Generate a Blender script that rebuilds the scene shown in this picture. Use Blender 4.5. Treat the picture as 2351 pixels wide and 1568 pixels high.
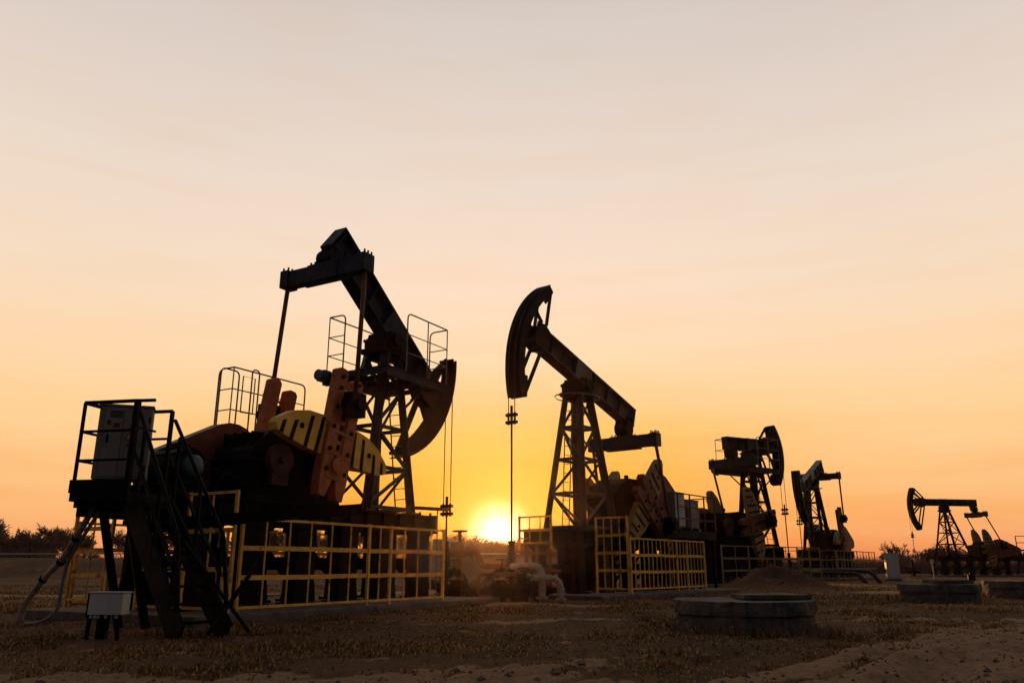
import bpy, bmesh, math, random
import numpy as np
from mathutils import Vector, Matrix
R=math.radians
random.seed(7); rng=np.random.default_rng(7)
C=bpy.context.scene.collection
for o in list(bpy.data.objects): bpy.data.objects.remove(o)
# ---------------------------------------------------------------- camera
TILT=math.atan(516/1829)
cam=bpy.data.cameras.new('camera'); camo=bpy.data.objects.new('camera',cam); C.objects.link(camo)
camo.location=(0,0,1.0); camo.rotation_euler=(R(90)+TILT,0,0)
cam.sensor_width=36; cam.lens=36*1829/2351; cam.clip_start=.1; cam.clip_end=6000
sc=bpy.context.scene; sc.camera=camo
sc.render.resolution_x=1024; sc.render.resolution_y=682
# ---------------------------------------------------------------- light
SUN_EL=R(2.2); SUN_AZ=R(-0.95)      # azimuth measured from +Y towards +X
sd=Vector((math.sin(SUN_AZ)*math.cos(SUN_EL),math.cos(SUN_AZ)*math.cos(SUN_EL),math.sin(SUN_EL)))
W=bpy.data.worlds.new('World'); sc.world=W; W.use_nodes=True
nt=W.node_tree; nt.nodes.clear()
class NT:
    def __init__(s,nt): s.nt=nt
    def n(s,t,**k):
        x=s.nt.nodes.new(t)
        for a,b in k.items(): setattr(x,a,b)
        return x
    def L(s,a,b): s.nt.links.new(a,b)
    def m(s,op,a,b=None,c=None,clamp=False):
        x=s.n('ShaderNodeMath',operation=op); x.use_clamp=clamp
        for i,v in enumerate((a,b,c)):
            if v is None: continue
            if isinstance(v,(int,float)): x.inputs[i].default_value=v
            else: s.L(v,x.inputs[i])
        return x.outputs[0]
    def vm(s,op,a,b=None):
        x=s.n('ShaderNodeVectorMath',operation=op)
        for i,v in enumerate((a,b)):
            if v is None: continue
            if isinstance(v,(tuple,Vector)): x.inputs[i].default_value=v
            else: s.L(v,x.inputs[i])
        return x
    def ramp(s,f,st,interp='LINEAR'):
        x=s.n('ShaderNodeValToRGB'); cr=x.color_ramp; cr.interpolation=interp
        while len(cr.elements)>1: cr.elements.remove(cr.elements[-1])
        for i,(p,c) in enumerate(st):
            e=cr.elements[0] if i==0 else cr.elements.new(p)
            e.position=p; e.color=(c[0],c[1],c[2],1) if not isinstance(c,(int,float)) else (c,c,c,1)
        s.L(f,x.inputs[0]); return x.outputs[0]
    def mix(s,f,a,b,bt='MIX'):
        x=s.n('ShaderNodeMix',data_type='RGBA',blend_type=bt)
        for i,v in ((0,f),(6,a),(7,b)):
            if isinstance(v,(int,float)): x.inputs[i].default_value=v
            elif isinstance(v,tuple): x.inputs[i].default_value=(*v,1)
            else: s.L(v,x.inputs[i])
        return x.outputs[2]
    def rng(s,v,a,b,c=0.,d=1.,it='LINEAR'):
        x=s.n('ShaderNodeMapRange',interpolation_type=it)
        s.L(v,x.inputs[0])
        for i,q in enumerate((a,b,c,d)): x.inputs[i+1].default_value=q
        return x.outputs[0]
def lin(r,g,b):
    f=lambda c:(c/255)/12.92 if c/255<=.04045 else ((c/255+.055)/1.055)**2.4
    return (f(r),f(g),f(b))
N=NT(nt)
tc=N.n('ShaderNodeTexCoord'); d=N.vm('NORMALIZE',tc.outputs['Generated']).outputs[0]
sp=N.n('ShaderNodeSeparateXYZ'); N.L(d,sp.inputs[0]); dz=sp.outputs[2]
base=N.ramp(dz,[(0,lin(226,134,100)),(.022,lin(246,163,108)),(.055,lin(251,183,118)),(.11,lin(253,199,136)),(.17,lin(254,211,153)),
  (.25,lin(253,217,177)),(.33,lin(246,221,195)),(.44,lin(235,217,201)),(.53,lin(225,209,198)),(.66,lin(208,197,191)),(1,lin(120,118,128))])
warm=N.ramp(dz,[(0,lin(244,132,42)),(.05,lin(251,160,44)),(.11,lin(253,174,62)),(.16,lin(253,194,102)),(.25,lin(254,219,176)),(.33,lin(252,222,196)),(.44,lin(239,219,203)),(.6,lin(219,206,197)),(1,lin(120,118,128))])
dot=N.vm('DOT_PRODUCT',d,sd).outputs['Value']
ang=N.m('MULTIPLY',N.m('ARCCOSINE',N.m('MINIMUM',dot,1.0)),57.2958)
# horizontal closeness to the sun
hx=N.m('ARCTAN2',sp.outputs[0],sp.outputs[1]); hx=N.m('ABSOLUTE',N.m('SUBTRACT',N.m('MULTIPLY',hx,57.2958),-.95))
wf=N.rng(hx,4.,30.,1.,0.,'SMOOTHSTEP')
col=N.mix(wf,base,warm)
# faint streaky high cloud, part of the sky
mp=N.n('ShaderNodeMapping'); mp.inputs['Scale'].default_value=(1.6,1.6,14); N.L(d,mp.inputs[0])
nz=N.n('ShaderNodeTexNoise'); nz.inputs['Scale'].default_value=2.2; nz.inputs['Detail'].default_value=5; nz.inputs['Roughness'].default_value=.55; N.L(mp.outputs[0],nz.inputs[0])
cl=N.rng(nz.outputs[0],.42,.68,0.,1.,'SMOOTHSTEP')
clz=N.rng(dz,.02,.2,1.,.25)
col=N.mix(N.m('MULTIPLY',N.m('MULTIPLY',cl,clz),.85),col,N.mix(1.0,col,(.985,.85,.72),'MULTIPLY'))
# aureole and disc
g1=N.m('POWER',N.rng(ang,0.,8.5,1.,0.),2.2)
g2=N.m('POWER',N.rng(ang,.1,3.4,1.,0.,'SMOOTHSTEP'),2.0)
g3=N.m('POWER',N.rng(ang,0.,22.,1.,0.),2.0)
add=N.vm('SCALE',N.ramp(g1,[(0,(0,0,0)),(1,(1.0,.62,.12))])); add.inputs[3].default_value=.06
add2=N.vm('SCALE',N.ramp(g2,[(0,(0,0,0)),(1,(1.,.86,.50))])); add2.inputs[3].default_value=2.2
add3=N.vm('SCALE',N.ramp(g3,[(0,(0,0,0)),(1,(.9,.45,.06))])); add3.inputs[3].default_value=.0
s1=N.vm('ADD',add.outputs[0],add2.outputs[0]).outputs[0]; s1=N.vm('ADD',s1,add3.outputs[0]).outputs[0]
# the sky opposite the sunset and overhead is dusky
hz=N.m('MULTIPLY',N.m('DIVIDE',sp.outputs[1],N.m('MAXIMUM',N.m('SQRT',N.m('SUBTRACT',1.0,N.m('MULTIPLY',dz,dz))),.05)),1.)
fz=N.rng(hz,-.25,.72,0.,1.,'SMOOTHSTEP')
back=N.ramp(dz,[(0,(.13,.10,.105)),(.2,(.155,.135,.145)),(.6,(.105,.108,.135)),(1,(.07,.075,.105))])
fz2=N.m('MULTIPLY',fz,N.rng(dz,.62,.95,1.,.0))
col=N.mix(fz2,back,col)
col=N.vm('ADD',col,s1).outputs[0]
sky=N.n('ShaderNodeTexSky',sky_type='NISHITA',sun_disc=False,sun_elevation=SUN_EL,sun_rotation=SUN_AZ,altitude=50,air_density=1.2,dust_density=3)
sk=N.vm('SCALE',sky.outputs[0]); sk.inputs[3].default_value=.004
col=N.vm('ADD',col,sk.outputs[0]).outputs[0]
bg=N.n('ShaderNodeBackground'); N.L(col,bg.inputs[0]); bg.inputs[1].default_value=1.0
wo=N.n('ShaderNodeOutputWorld'); N.L(bg.outputs[0],wo.inputs[0])
sl=bpy.data.lights.new('sun','SUN'); sl.energy=4.5; sl.angle=R(.9); sl.color=(1,.42,.13)
so=bpy.data.objects.new('sun',sl); C.objects.link(so); so.rotation_euler=sd.to_track_quat('Z','Y').to_euler()
sc.view_settings.view_transform='Standard'; sc.view_settings.look='None'; sc.view_settings.gamma=1; sc.view_settings.exposure=0
# ---------------------------------------------------------------- materials
def mat(name,c1,c2=None,rough=.7,metal=0.,scale=3.,bump=.15,c3=None,thr=.62,streak=False,det=6,spec=.3):
    m=bpy.data.materials.new(name); m.use_nodes=True; q=NT(m.node_tree); m.node_tree.nodes.clear()
    b=q.n('ShaderNodeBsdfPrincipled'); o=q.n('ShaderNodeOutputMaterial'); q.L(b.outputs[0],o.inputs[0])
    t=q.n('ShaderNodeTexCoord'); mp=q.n('ShaderNodeMapping'); q.L(t.outputs['Object'],mp.inputs[0])
    if streak: mp.inputs['Scale'].default_value=(1,1,.18)
    n1=q.n('ShaderNodeTexNoise'); n1.inputs['Scale'].default_value=scale; n1.inputs['Detail'].default_value=det; n1.inputs['Roughness'].default_value=.62; q.L(mp.outputs[0],n1.inputs[0])
    c2=c2 or tuple(v*.6 for v in c1)
    col=q.mix(q.rng(n1.outputs[0],.35,.66),c1,c2)
    if c3:
        n2=q.n('ShaderNodeTexNoise'); n2.inputs['Scale'].default_value=scale*1.9; n2.inputs['Detail'].default_value=8; n2.inputs['Roughness'].default_value=.7; q.L(mp.outputs[0],n2.inputs[0])
        col=q.mix(q.rng(n2.outputs[0],thr-.04,thr+.05),col,c3)
    q.L(col,b.inputs['Base Color']); b.inputs['Metallic'].default_value=metal
    b.inputs['Specular IOR Level'].default_value=spec
    q.L(q.rng(n1.outputs[0],.3,.7,rough-.1,min(rough+.15,1)),b.inputs['Roughness'])
    if bump:
        n3=q.n('ShaderNodeTexNoise'); n3.inputs['Scale'].default_value=scale*7; n3.inputs['Detail'].default_value=6; q.L(t.outputs['Object'],n3.inputs[0])
        bp=q.n('ShaderNodeBump'); bp.inputs['Strength'].default_value=bump; bp.inputs['Distance'].default_value=.02
        q.L(n3.outputs[0],bp.inputs['Height']); q.L(bp.outputs[0],b.inputs['Normal'])
    return m
M=dict(
 navy=mat('dark_navy_paint',(.012,.018,.034),(.008,.011,.021),.6,c3=(.012,.008,.007),thr=.68,spec=.12),
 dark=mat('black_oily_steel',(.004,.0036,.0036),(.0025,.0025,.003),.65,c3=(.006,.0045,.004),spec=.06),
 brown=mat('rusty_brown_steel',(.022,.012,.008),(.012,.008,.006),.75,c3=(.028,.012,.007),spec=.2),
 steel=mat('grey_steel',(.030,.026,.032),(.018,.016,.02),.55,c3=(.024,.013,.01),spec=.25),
 rail=mat('galvanised_tube',(.16,.13,.11),(.09,.07,.06),.45,metal=.2),
 yellow=mat('weathered_yellow_paint',(.82,.44,.07),(.55,.28,.045),.6,c3=(.15,.06,.025),thr=.60,scale=3),
 cwyellow=mat('counterweight_yellow',(.74,.42,.05),(.56,.31,.035),.6,c3=(.12,.06,.02),thr=.68),
 black=mat('black_stripe_paint',(.008,.006,.005),(.012,.009,.007),.7,spec=.08),
 orange=mat('orange_crank_paint',(.40,.105,.022),(.27,.062,.014),.62,c3=(.06,.025,.012),thr=.64,scale=4),
 guard=mat('red_orange_guard_paint',(.15,.028,.012),(.10,.02,.009),.6,c3=(.03,.014,.008),thr=.66),
 teal=mat('faded_blue_enamel',(.045,.085,.10),(.03,.055,.065),.5),
 grey=mat('cabinet_grey_paint',(.21,.185,.16),(.15,.13,.11),.6,c3=(.09,.045,.025),thr=.62,scale=2.5,streak=True),
 white=mat('off_white_sheet_metal',(.46,.45,.41),(.36,.34,.30),.6,c3=(.2,.13,.08),thr=.68,streak=True),
 pipe=mat('pale_painted_pipe',(.30,.25,.20),(.18,.14,.11),.6,c3=(.12,.06,.03),thr=.6,scale=5),
 hose=mat('ribbed_grey_conduit',(.22,.20,.18),(.13,.12,.11),.6),
 rust=mat('rusty_red_steel',(.13,.04,.018),(.07,.02,.012),.7),
 conc=mat('mossy_concrete',(.115,.085,.065),(.055,.045,.038),.95,c3=(.025,.04,.038),thr=.55,scale=2.6,bump=.9,streak=True),
 slab=mat('slab_concrete',(.12,.095,.075),(.07,.055,.045),.95,bump=.4),
 bark=mat('bare_bark',(.17,.09,.065),(.10,.06,.045),.9,bump=0),
 house=mat('distant_wall',(.16,.12,.10),(.12,.09,.08),.9,bump=0),
 roof=mat('distant_roof',(.08,.055,.055),(.06,.04,.04),.9,bump=0),
 slate=mat('slate_blue_paint',(.05,.06,.07),(.035,.042,.05),.5,spec=.3),
 rust2=mat('dark_red_steel',(.045,.012,.008),(.03,.008,.006),.7,spec=.2),
 dullyellow=mat('haze_muted_yellow',(.26,.17,.05),(.17,.11,.035),.7,c3=(.06,.03,.015),thr=.62),  # muted yellow: haze over the far fences is put into the colour
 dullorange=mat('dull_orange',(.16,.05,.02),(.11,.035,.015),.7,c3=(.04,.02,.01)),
 warn=mat('warning_orange',(.85,.33,.03),(.75,.27,.03),.5,bump=0),
)
# ---------------------------------------------------------------- mesh helpers
class MB:
    def __init__(s): s.v=[]; s.f=[]; s.mi=[]; s.cur=0
    def _add(s,vs,fs):
        k=len(s.v); s.v.extend([tuple(q) for q in vs]); s.f.extend([tuple(k+i for i in f) for f in fs]); s.mi.extend([s.cur]*len(fs)); return s
    def box(s,c,d,rot=None):
        hx,hy,hz=d[0]/2,d[1]/2,d[2]/2
        vs=[Vector((x,y,z)) for x in(-hx,hx) for y in(-hy,hy) for z in(-hz,hz)]
        if rot is not None: vs=[rot@q for q in vs]
        c=Vector(c); return s._add([q+c for q in vs],[(0,1,3,2),(4,6,7,5),(0,4,5,1),(2,3,7,6),(0,2,6,4),(1,5,7,3)])
    def b2(s,a,b): # box between corners
        return s.box([(a[i]+b[i])/2 for i in range(3)],[abs(a[i]-b[i]) for i in range(3)])
    def fr(s,p,q,up=(0,0,1)):
        p,q=Vector(p),Vector(q); x=(q-p); L=x.length; x=x/L; u=Vector(up)
        if abs(x.dot(u))>.98: u=Vector((1,0,0))
        y=u.cross(x).normalized(); z=x.cross(y)
        return (p+q)/2,Matrix((x,y,z)).transposed(),L
    def beam(s,p,q,w,h=None,up=(0,0,1)):
        c,r,L=s.fr(p,q,up); return s.box(c,(L,w,h or w),r)
    def ibeam(s,p,q,w,h,t=.03,up=(0,0,1)):
        c,r,L=s.fr(p,q,up); z=r@Vector((0,0,1))
        s.box(c,(L,t,h-2*t),r); s.box(c+z*(h/2-t/2),(L,w,t),r); s.box(c-z*(h/2-t/2),(L,w,t),r); return s
    def tube(s,pts,r,n=8,cap=True):
        pts=[Vector(p) for p in pts]; m=len(pts); rs=r if isinstance(r,(list,tuple)) else [r]*m
        vs=[]; pu=None
        for i,p in enumerate(pts):
            t=(pts[min(i+1,m-1)]-pts[max(i-1,0)]).normalized()
            if pu is None:
                u=Vector((0,0,1)) if abs(t.z)<.9 else Vector((1,0,0))
            else: u=pu
            u=(u-t*u.dot(t)).normalized(); pu=u; w=t.cross(u)
            for k in range(n):
                a=2*math.pi*k/n; vs.append(p+(u*math.cos(a)+w*math.sin(a))*rs[i])
        fs=[(i*n+k,i*n+(k+1)%n,(i+1)*n+(k+1)%n,(i+1)*n+k) for i in range(m-1) for k in range(n)]
        if cap: fs+= [tuple(range(n))[::-1],tuple((m-1)*n+k for k in range(n))]
        return s._add(vs,fs)
    def cyl(s,p,q,r,n=20): return s.tube([p,q],r,n)
    def prism(s,poly,y0,y1): # polygon in x,z
        n=len(poly); vs=[(x,y0,z) for x,z in poly]+[(x,y1,z) for x,z in poly]
        return s._add(vs,[tuple(range(n)),tuple(range(n,2*n))[::-1]]+[(i,i+n,(i+1)%n+n,(i+1)%n) for i in range(n)])
    def vprism(s,poly,z0,z1): # polygon in x,y
        n=len(poly); vs=[(x,y,z0) for x,y in poly]+[(x,y,z1) for x,y in poly]
        return s._add(vs,[tuple(range(n))[::-1],tuple(range(n,2*n))]+[(i,(i+1)%n,(i+1)%n+n,i+n) for i in range(n)])
    def bolts(s,pts,ax,r=.03,h=.05):
        for p in pts: p=Vector(p); s.tube([p,p+Vector(ax)*h],r,6)
        return s
    def torus(s,c,ax,R_,r,n=20,k=6):
        ax=Vector(ax).normalized(); u=ax.orthogonal().normalized(); w=ax.cross(u); c=Vector(c)
        pts=[c+(u*math.cos(2*math.pi*i/n)+w*math.sin(2*math.pi*i/n))*R_ for i in range(n+1)]
        return s.tube(pts,r,k,False)
    def build(s,name,mats,parent=None,smooth=False,bevel=0):
        me=bpy.data.meshes.new(name); me.from_pydata(s.v,[],s.f); me.update()
        if not isinstance(mats,(list,tuple)): mats=[mats]
        for m in mats: me.materials.append(m)
        if len(mats)>1: me.polygons.foreach_set('material_index',s.mi)
        bm=bmesh.new(); bm.from_mesh(me); bmesh.ops.recalc_face_normals(bm,faces=bm.faces); bm.to_mesh(me); bm.free()
        if smooth: me.polygons.foreach_set('use_smooth',[True]*len(me.polygons))
        o=bpy.data.objects.new(name,me); C.objects.link(o)
        if parent: o.parent=parent
        if bevel:
            b=o.modifiers.new('bevel','BEVEL'); b.width=bevel; b.segments=2; b.limit_method='ANGLE'
        return o
def thing(name,label,cat,loc=(0,0,0),rz=0,group=None):
    o=bpy.data.objects.new(name,None); C.objects.link(o); o.location=loc; o.rotation_euler=(0,0,rz); o.empty_display_size=.2
    return tag(o,label,cat,group)
def tag(o,label=None,cat=None,group=None,kind=None):
    if label: o['label']=label
    if cat: o['category']=cat
    if group: o['group']=group
    if kind: o['kind']=kind
    return o
def arc3(c,r,a0,a1,n,ax='xz',y=0):
    out=[]
    for i in range(n+1):
        a=a0+(a1-a0)*i/n
        out.append((c[0]+r*math.cos(a),y,c[1]+r*math.sin(a)))
    return out
def bend(pts,rad=.15,n=5):
    pts=[Vector(p) for p in pts]; out=[pts[0]]
    for i in range(1,len(pts)-1):
        a=(pts[i-1]-pts[i]); b=(pts[i+1]-pts[i]); r=min(rad[i] if isinstance(rad,list) else rad,a.length*.45,b.length*.45)
        p0=pts[i]+a.normalized()*r; p1=pts[i]+b.normalized()*r
        for k in range(n+1):
            t=k/n; out.append(p0*(1-t)**2+pts[i]*2*t*(1-t)+p1*t*t)
    out.append(pts[-1]); return out
# ---------------------------------------------------------------- terrain
def sm(a,b,x):
    t=np.clip((x-a)/(b-a),0,1); return t*t*(3-2*t)
def vnoise(x,y,seed=0):
    xi=np.floor(x).astype(np.int64); yi=np.floor(y).astype(np.int64); xf=x-xi; yf=y-yi
    def h(a,b):
        n=(a*374761393+b*668265263+seed*982451653)&0xffffffff
        n=((n^(n>>13))*1274126177)&0xffffffff; n=n^(n>>16); return (n&0xffff)/65535.
    u=xf*xf*(3-2*xf); v=yf*yf*(3-2*yf)
    return (h(xi,yi)*(1-u)+h(xi+1,yi)*u)*(1-v)+(h(xi,yi+1)*(1-u)+h(xi+1,yi+1)*u)*v
def fbm(x,y,o=4,seed=0): 
    s=0;a=.5
    for i in range(o): s=s+a*vnoise(x*2**i,y*2**i,seed+i); a*=.5
    return s
def seg(x,y,pts):
    d=np.full(np.shape(x),1e9)
    for (ax,ay),(bx,by) in zip(pts[:-1],pts[1:]):
        vx,vy=bx-ax,by-ay; t=np.clip(((x-ax)*vx+(y-ay)*vy)/(vx*vx+vy*vy),0,1)
        d=np.minimum(d,np.hypot(x-ax-t*vx,y-ay-t*vy))
    return d
TRACK=[((5.6,6.0),(6.8,9.),(10.0,13.5),(17,21.),(30,33)),((1.6,5.6),(3.6,8.0),(7.2,11.3),(13,17.5),(26,28.5),(45,40))]
PATHS=[(((-9,6.6),(-4,7.2),(0,7.3),(3,6.6)),1.0),(((2.5,15.6),(-3,14.2)),0.0),(((-40,31.),(-14,29.),(-4,33),(3,38)),1.5),
       (((2.,16.8),(-.5,16.2)),.35),(((5.,16.2),(9,16.8),(16,17)),.25),(((15,33),(26,42),(40,50),(80,62)),1.6),(((-3,23.3),(0,22.9),(2,22)),.6),(((-1,27),(3,29),(5,33)),.8)]
def dirt(x,y):
    n=fbm(x*1.3,y*1.3,4,3)-.47; n2=fbm(x*5,y*5,3,9)-.44
    m=np.zeros(np.shape(x))
    for p in TRACK: m=np.maximum(m,1-sm(.55,2.3,seg(x,y,p)+n*1.6+n2*.9))
    for p,w in PATHS: 
        if w>0: m=np.maximum(m,1-sm(w*.5,w*1.5,seg(x,y,p)+n*1.5+n2*.8))
    m=np.maximum(m,.55*sm(.12,.3,n+n2*.5)); m=np.clip(m+streak(x,y)*2.2,0,1)
    return m
def streak(x,y):
    a=math.radians(52); u=x*math.cos(a)+y*math.sin(a); v_=-x*math.sin(a)+y*math.cos(a)
    w=1-sm(2.2,5.5,np.minimum(seg(x,y,TRACK[0]),seg(x,y,TRACK[1])))
    return w*(fbm(v_*2.6+u*.12,u*.22,4,77)-.47)
def hgt(x,y):
    h=(fbm(x*.5,y*.5,3,21)-.45)*.16*sm(60,20,y)+(fbm(x*4,y*4,3,5)-.45)*.05*sm(40,15,y)+(fbm(x*13,y*13,2,8)-.4)*.022*sm(25,10,y)
    for p in TRACK:
        s=seg(x,y,p); h=h-.05*np.exp(-(s/.28)**2)+.055*np.exp(-((s-.62)/.22)**2)
    h=h+streak(x,y)*.16*sm(60,25,y)
    dd=dirt(x,y); h=h+dd*((fbm(x*3.1,y*3.1,4,61)-.45)*.09+(fbm(x*9,y*9,3,62)-.45)*.05)*sm(45,15,y)
    # spoil mound
    q=np.hypot((x-11.9)/1.9,(y-38.6)/2.2); h=h+.85*np.exp(-q**2*1.3)*(.35+1.35*(fbm(x*1.6,y*1.6,5,31)))
    q=np.hypot((x-13.6)/1.0,(y-38.3)/1.4); h=h+.34*np.exp(-q**2*1.3)
    # road embankment beyond the field on the left
    e=sm(-200,-190,x)*1.0*sm(16,5,x); h=h+e*(1.75*sm(66,76,y)*(1-.9*sm(90,104,y)))
    h=h+sm(110,160,y)*.5
    return h
def axis(a,b,near,far0,g):
    v=[near*i for i in range(int(a/near))]; s=near; x=v[-1] if v else 0
    while x<b: s=min(s*g,400); x+=s; v.append(x)
    return np.array(v)
ys=np.concatenate([np.arange(4,16,.09),np.arange(16,42,.3),np.arange(42,120,1.5),120*1.12**np.arange(0,34)]); ys=np.concatenate([[-900,-200,-60,-20,-6,-1,2],ys])
tx=np.concatenate([-np.array([3.2,2.2,1.6,1.25,1.05,.92]),np.linspace(-.82,.82,300),np.array([.92,1.05,1.25,1.6,2.2,3.2])])
YY,TT=np.meshgrid(ys,tx,indexing='ij'); wid=np.maximum(np.abs(YY),7.0)
XX=TT*wid
ZZ=hgt(XX,YY)
v=np.stack([XX,YY,ZZ],-1).reshape(-1,3); nr,nc=XX.shape
idx=np.arange(nr*nc).reshape(nr,nc); f=np.stack([idx[:-1,:-1],idx[:-1,1:],idx[1:,1:],idx[1:,:-1]],-1).reshape(-1,4)
me=bpy.data.meshes.new('ground'); me.from_pydata(v.tolist(),[],f.tolist())
at=me.attributes.new('dirt','FLOAT','POINT'); at.data.foreach_set('value',dirt(XX,YY).reshape(-1).astype(np.float32))
me.polygons.foreach_set('use_smooth',[True]*len(me.polygons))
ground=bpy.data.objects.new('ground',me); C.objects.link(ground); tag(ground,kind='structure')
gm=bpy.data.materials.new('ground_soil'); gm.use_nodes=True; gm.node_tree.nodes.clear(); q=NT(gm.node_tree)
b=q.n('ShaderNodeBsdfPrincipled'); o=q.n('ShaderNodeOutputMaterial'); q.L(b.outputs[0],o.inputs[0]); b.inputs['Specular IOR Level'].default_value=.1
t=q.n('ShaderNodeTexCoord').outputs['Object']
def noi(sc_,de,ro=.6):
    n=q.n('ShaderNodeTexNoise'); n.inputs['Scale'].default_value=sc_; n.inputs['Detail'].default_value=de; n.inputs['Roughness'].default_value=ro; q.L(t,n.inputs[0]); return n.outputs[0]
n1=noi(.6,6); n2=noi(7,8,.7); n3=noi(40,6,.7)
gcol=q.mix(q.rng(n1,.38,.62),(.088,.052,.020),(.145,.080,.030)); gcol=q.mix(q.rng(n2,.4,.68),gcol,(.045,.029,.016))
dcol=q.mix(q.rng(n2,.35,.7),(.38,.225,.125),(.24,.14,.075)); dcol=q.mix(q.rng(n3,.5,.75),dcol,(.12,.075,.045))
gcol=q.mix(q.rng(noi(.22,4),.42,.6),gcol,(.15,.075,.032)); da=q.n('ShaderNodeAttribute',attribute_name='dirt').outputs['Fac']
dm=q.rng(q.m('ADD',da,q.m('MULTIPLY',q.m('SUBTRACT',n2,.5),.7)),.35,.65)
q.L(q.mix(dm,gcol,dcol),b.inputs['Base Color']); b.inputs['Roughness'].default_value=.95
bp=q.n('ShaderNodeBump'); bp.inputs['Strength'].default_value=1.; bp.inputs['Distance'].default_value=.07
q.L(q.m('ADD',n2,q.m('MULTIPLY',n3,.5)),bp.inputs['Height']); q.L(bp.outputs[0],b.inputs['Normal'])
me.materials.append(gm)
def gz(x,y): return float(hgt(np.array([x]),np.array([y]))[0])
# road on the embankment
mb=MB(); xs=list(range(-180,8,6))
for a,c in zip(xs[:-1],xs[1:]):
    z=1.79; mb._add([(a,79,z),(c,79,z),(c,85,z),(a,85,z)],[(0,1,2,3)])
road=mb.build('road',mat('asphalt',(.05,.05,.05),(.04,.04,.042),.6,bump=0)); tag(road,kind='structure')
# ---------------------------------------------------------------- grass
def grass():
    n=230000
    u=rng.random(n); y=6.2*np.exp(u*math.log(46/6.2)); x=(rng.random(n)*2-1)*(.72*y+1.0)
    dd=dirt(x,y); cl=fbm(x*1.1,y*1.1,4,44)
    keep=(rng.random(n)>dd*1.25)&(rng.random(n)<sm(.33,.60,cl)*.95+.06)
    x=x[keep]; y=y[keep]; cl=cl[keep]; n=len(x)
    z=hgt(x,y)-.01
    h=(.014+.035*rng.random(n)**2+.08*sm(.48,.70,cl)*rng.random(n))*(1+.008*y)
    # taller fringe round the concrete rings
    for cx,cy,rr in RINGS:
        near=np.abs(np.hypot(x-cx,y-cy)-rr)<.4; h=np.where(near,h*1.6+.08*rng.random(n),h)
        ins=np.hypot(x-cx,y-cy)<rr-.03; h=np.where(ins,.001,h)
    w=(.004+.004*rng.random(n))*(1+.09*y)
    a=rng.random(n)*6.283; l=rng.random(n)*.8*h; la=rng.random(n)*6.283
    bx,by=np.cos(a)*w,np.sin(a)*w
    v=np.empty((n,5,3)); tx_,ty_=np.cos(la)*l,np.sin(la)*l
    v[:,0]=np.stack([x-bx,y-by,z],-1); v[:,1]=np.stack([x+bx,y+by,z],-1)
    v[:,2]=np.stack([x+bx*.7+tx_*.35,y+by*.7+ty_*.35,z+h*.6],-1); v[:,3]=np.stack([x-bx*.7+tx_*.35,y-by*.7+ty_*.35,z+h*.6],-1)
    v[:,4]=np.stack([x+tx_,y+ty_,z+h],-1)
    i=np.arange(n)[:,None]*5
    me=bpy.data.meshes.new('grass'); nv=n*5
    me.vertices.add(nv); me.vertices.foreach_set('co',v.reshape(-1))
    me.loops.add(n*7); li=np.concatenate([i,i+1,i+2,i+3,i+3,i+2,i+4],1).reshape(-1); me.loops.foreach_set('vertex_index',li)
    me.polygons.add(n*2); ls=(np.arange(n)[:,None]*7+np.array([0,4])).reshape(-1); me.polygons.foreach_set('loop_start',ls)
    me.update(calc_edges=True); me.validate()
    tone=me.attributes.new('tone','FLOAT','POINT'); tone.data.foreach_set('value',np.repeat(rng.random(n),5).astype(np.float32))
    m=bpy.data.materials.new('dry_grass'); m.use_nodes=True; m.node_tree.nodes.clear(); q=NT(m.node_tree)
    ta=q.n('ShaderNodeAttribute',attribute_name='tone').outputs['Fac']
    col=q.ramp(ta,[(0,(.055,.034,.013)),(.4,(.12,.068,.026)),(.75,(.25,.145,.058)),(1,(.45,.29,.13))])
    b=q.n('ShaderNodeBsdfDiffuse'); tr=q.n('ShaderNodeBsdfTranslucent'); q.L(col,b.inputs[0]); q.L(col,tr.inputs[0])
    mx=q.n('ShaderNodeMixShader'); mx.inputs[0].default_value=.35; q.L(b.outputs[0],mx.inputs[1]); q.L(tr.outputs[0],mx.inputs[2])
    o=q.n('ShaderNodeOutputMaterial'); q.L(mx.outputs[0],o.inputs[0]); me.materials.append(m)
    ob=bpy.data.objects.new('grass',me); C.objects.link(ob)
    tag(ob,'short dry brown grass covering the oilfield ground','grass',kind='stuff')
RINGS=[(3.88,14.05,1.15),(12.9,25.2,1.12),(17.2,28.2,1.1)]
grass()
def clods():
    rn=np.random.default_rng(5); n=5200; y=6.4*np.exp(rn.random(n)*math.log(30/6.4)); x=(rn.random(n)*2-1)*.7*y; k=rn.random(n)<dirt(x,y)+.12; x=x[k];y=y[k];z=hgt(x,y); m=MB()
    oc=[(1,0,0),(-1,0,0),(0,1,0),(0,-1,0),(0,0,1),(0,0,-1)]; fs=[(0,2,4),(2,1,4),(1,3,4),(3,0,4),(2,0,5),(1,2,5),(3,1,5),(0,3,5)]
    for a,b_,c_ in zip(x,y,z):
        r_=rn.uniform(.006,.022)*(1+.03*b_) if rn.random()<.93 else rn.uniform(.03,.06); j=rn.uniform(.6,1.3,(6,3))
        m._add([(a+o_[0]*r_*q_[0],b_+o_[1]*r_*q_[1],c_+o_[2]*r_*.6*q_[2]+r_*.15) for o_,q_ in zip(oc,j)],fs)
    o=m.build('gravel',mat('clod_soil',(.14,.09,.055),(.07,.045,.03),.95,bump=0,scale=.8)); tag(o,'loose clods and small stones scattered over the bare soil','gravel',kind='stuff')
clods()
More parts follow.
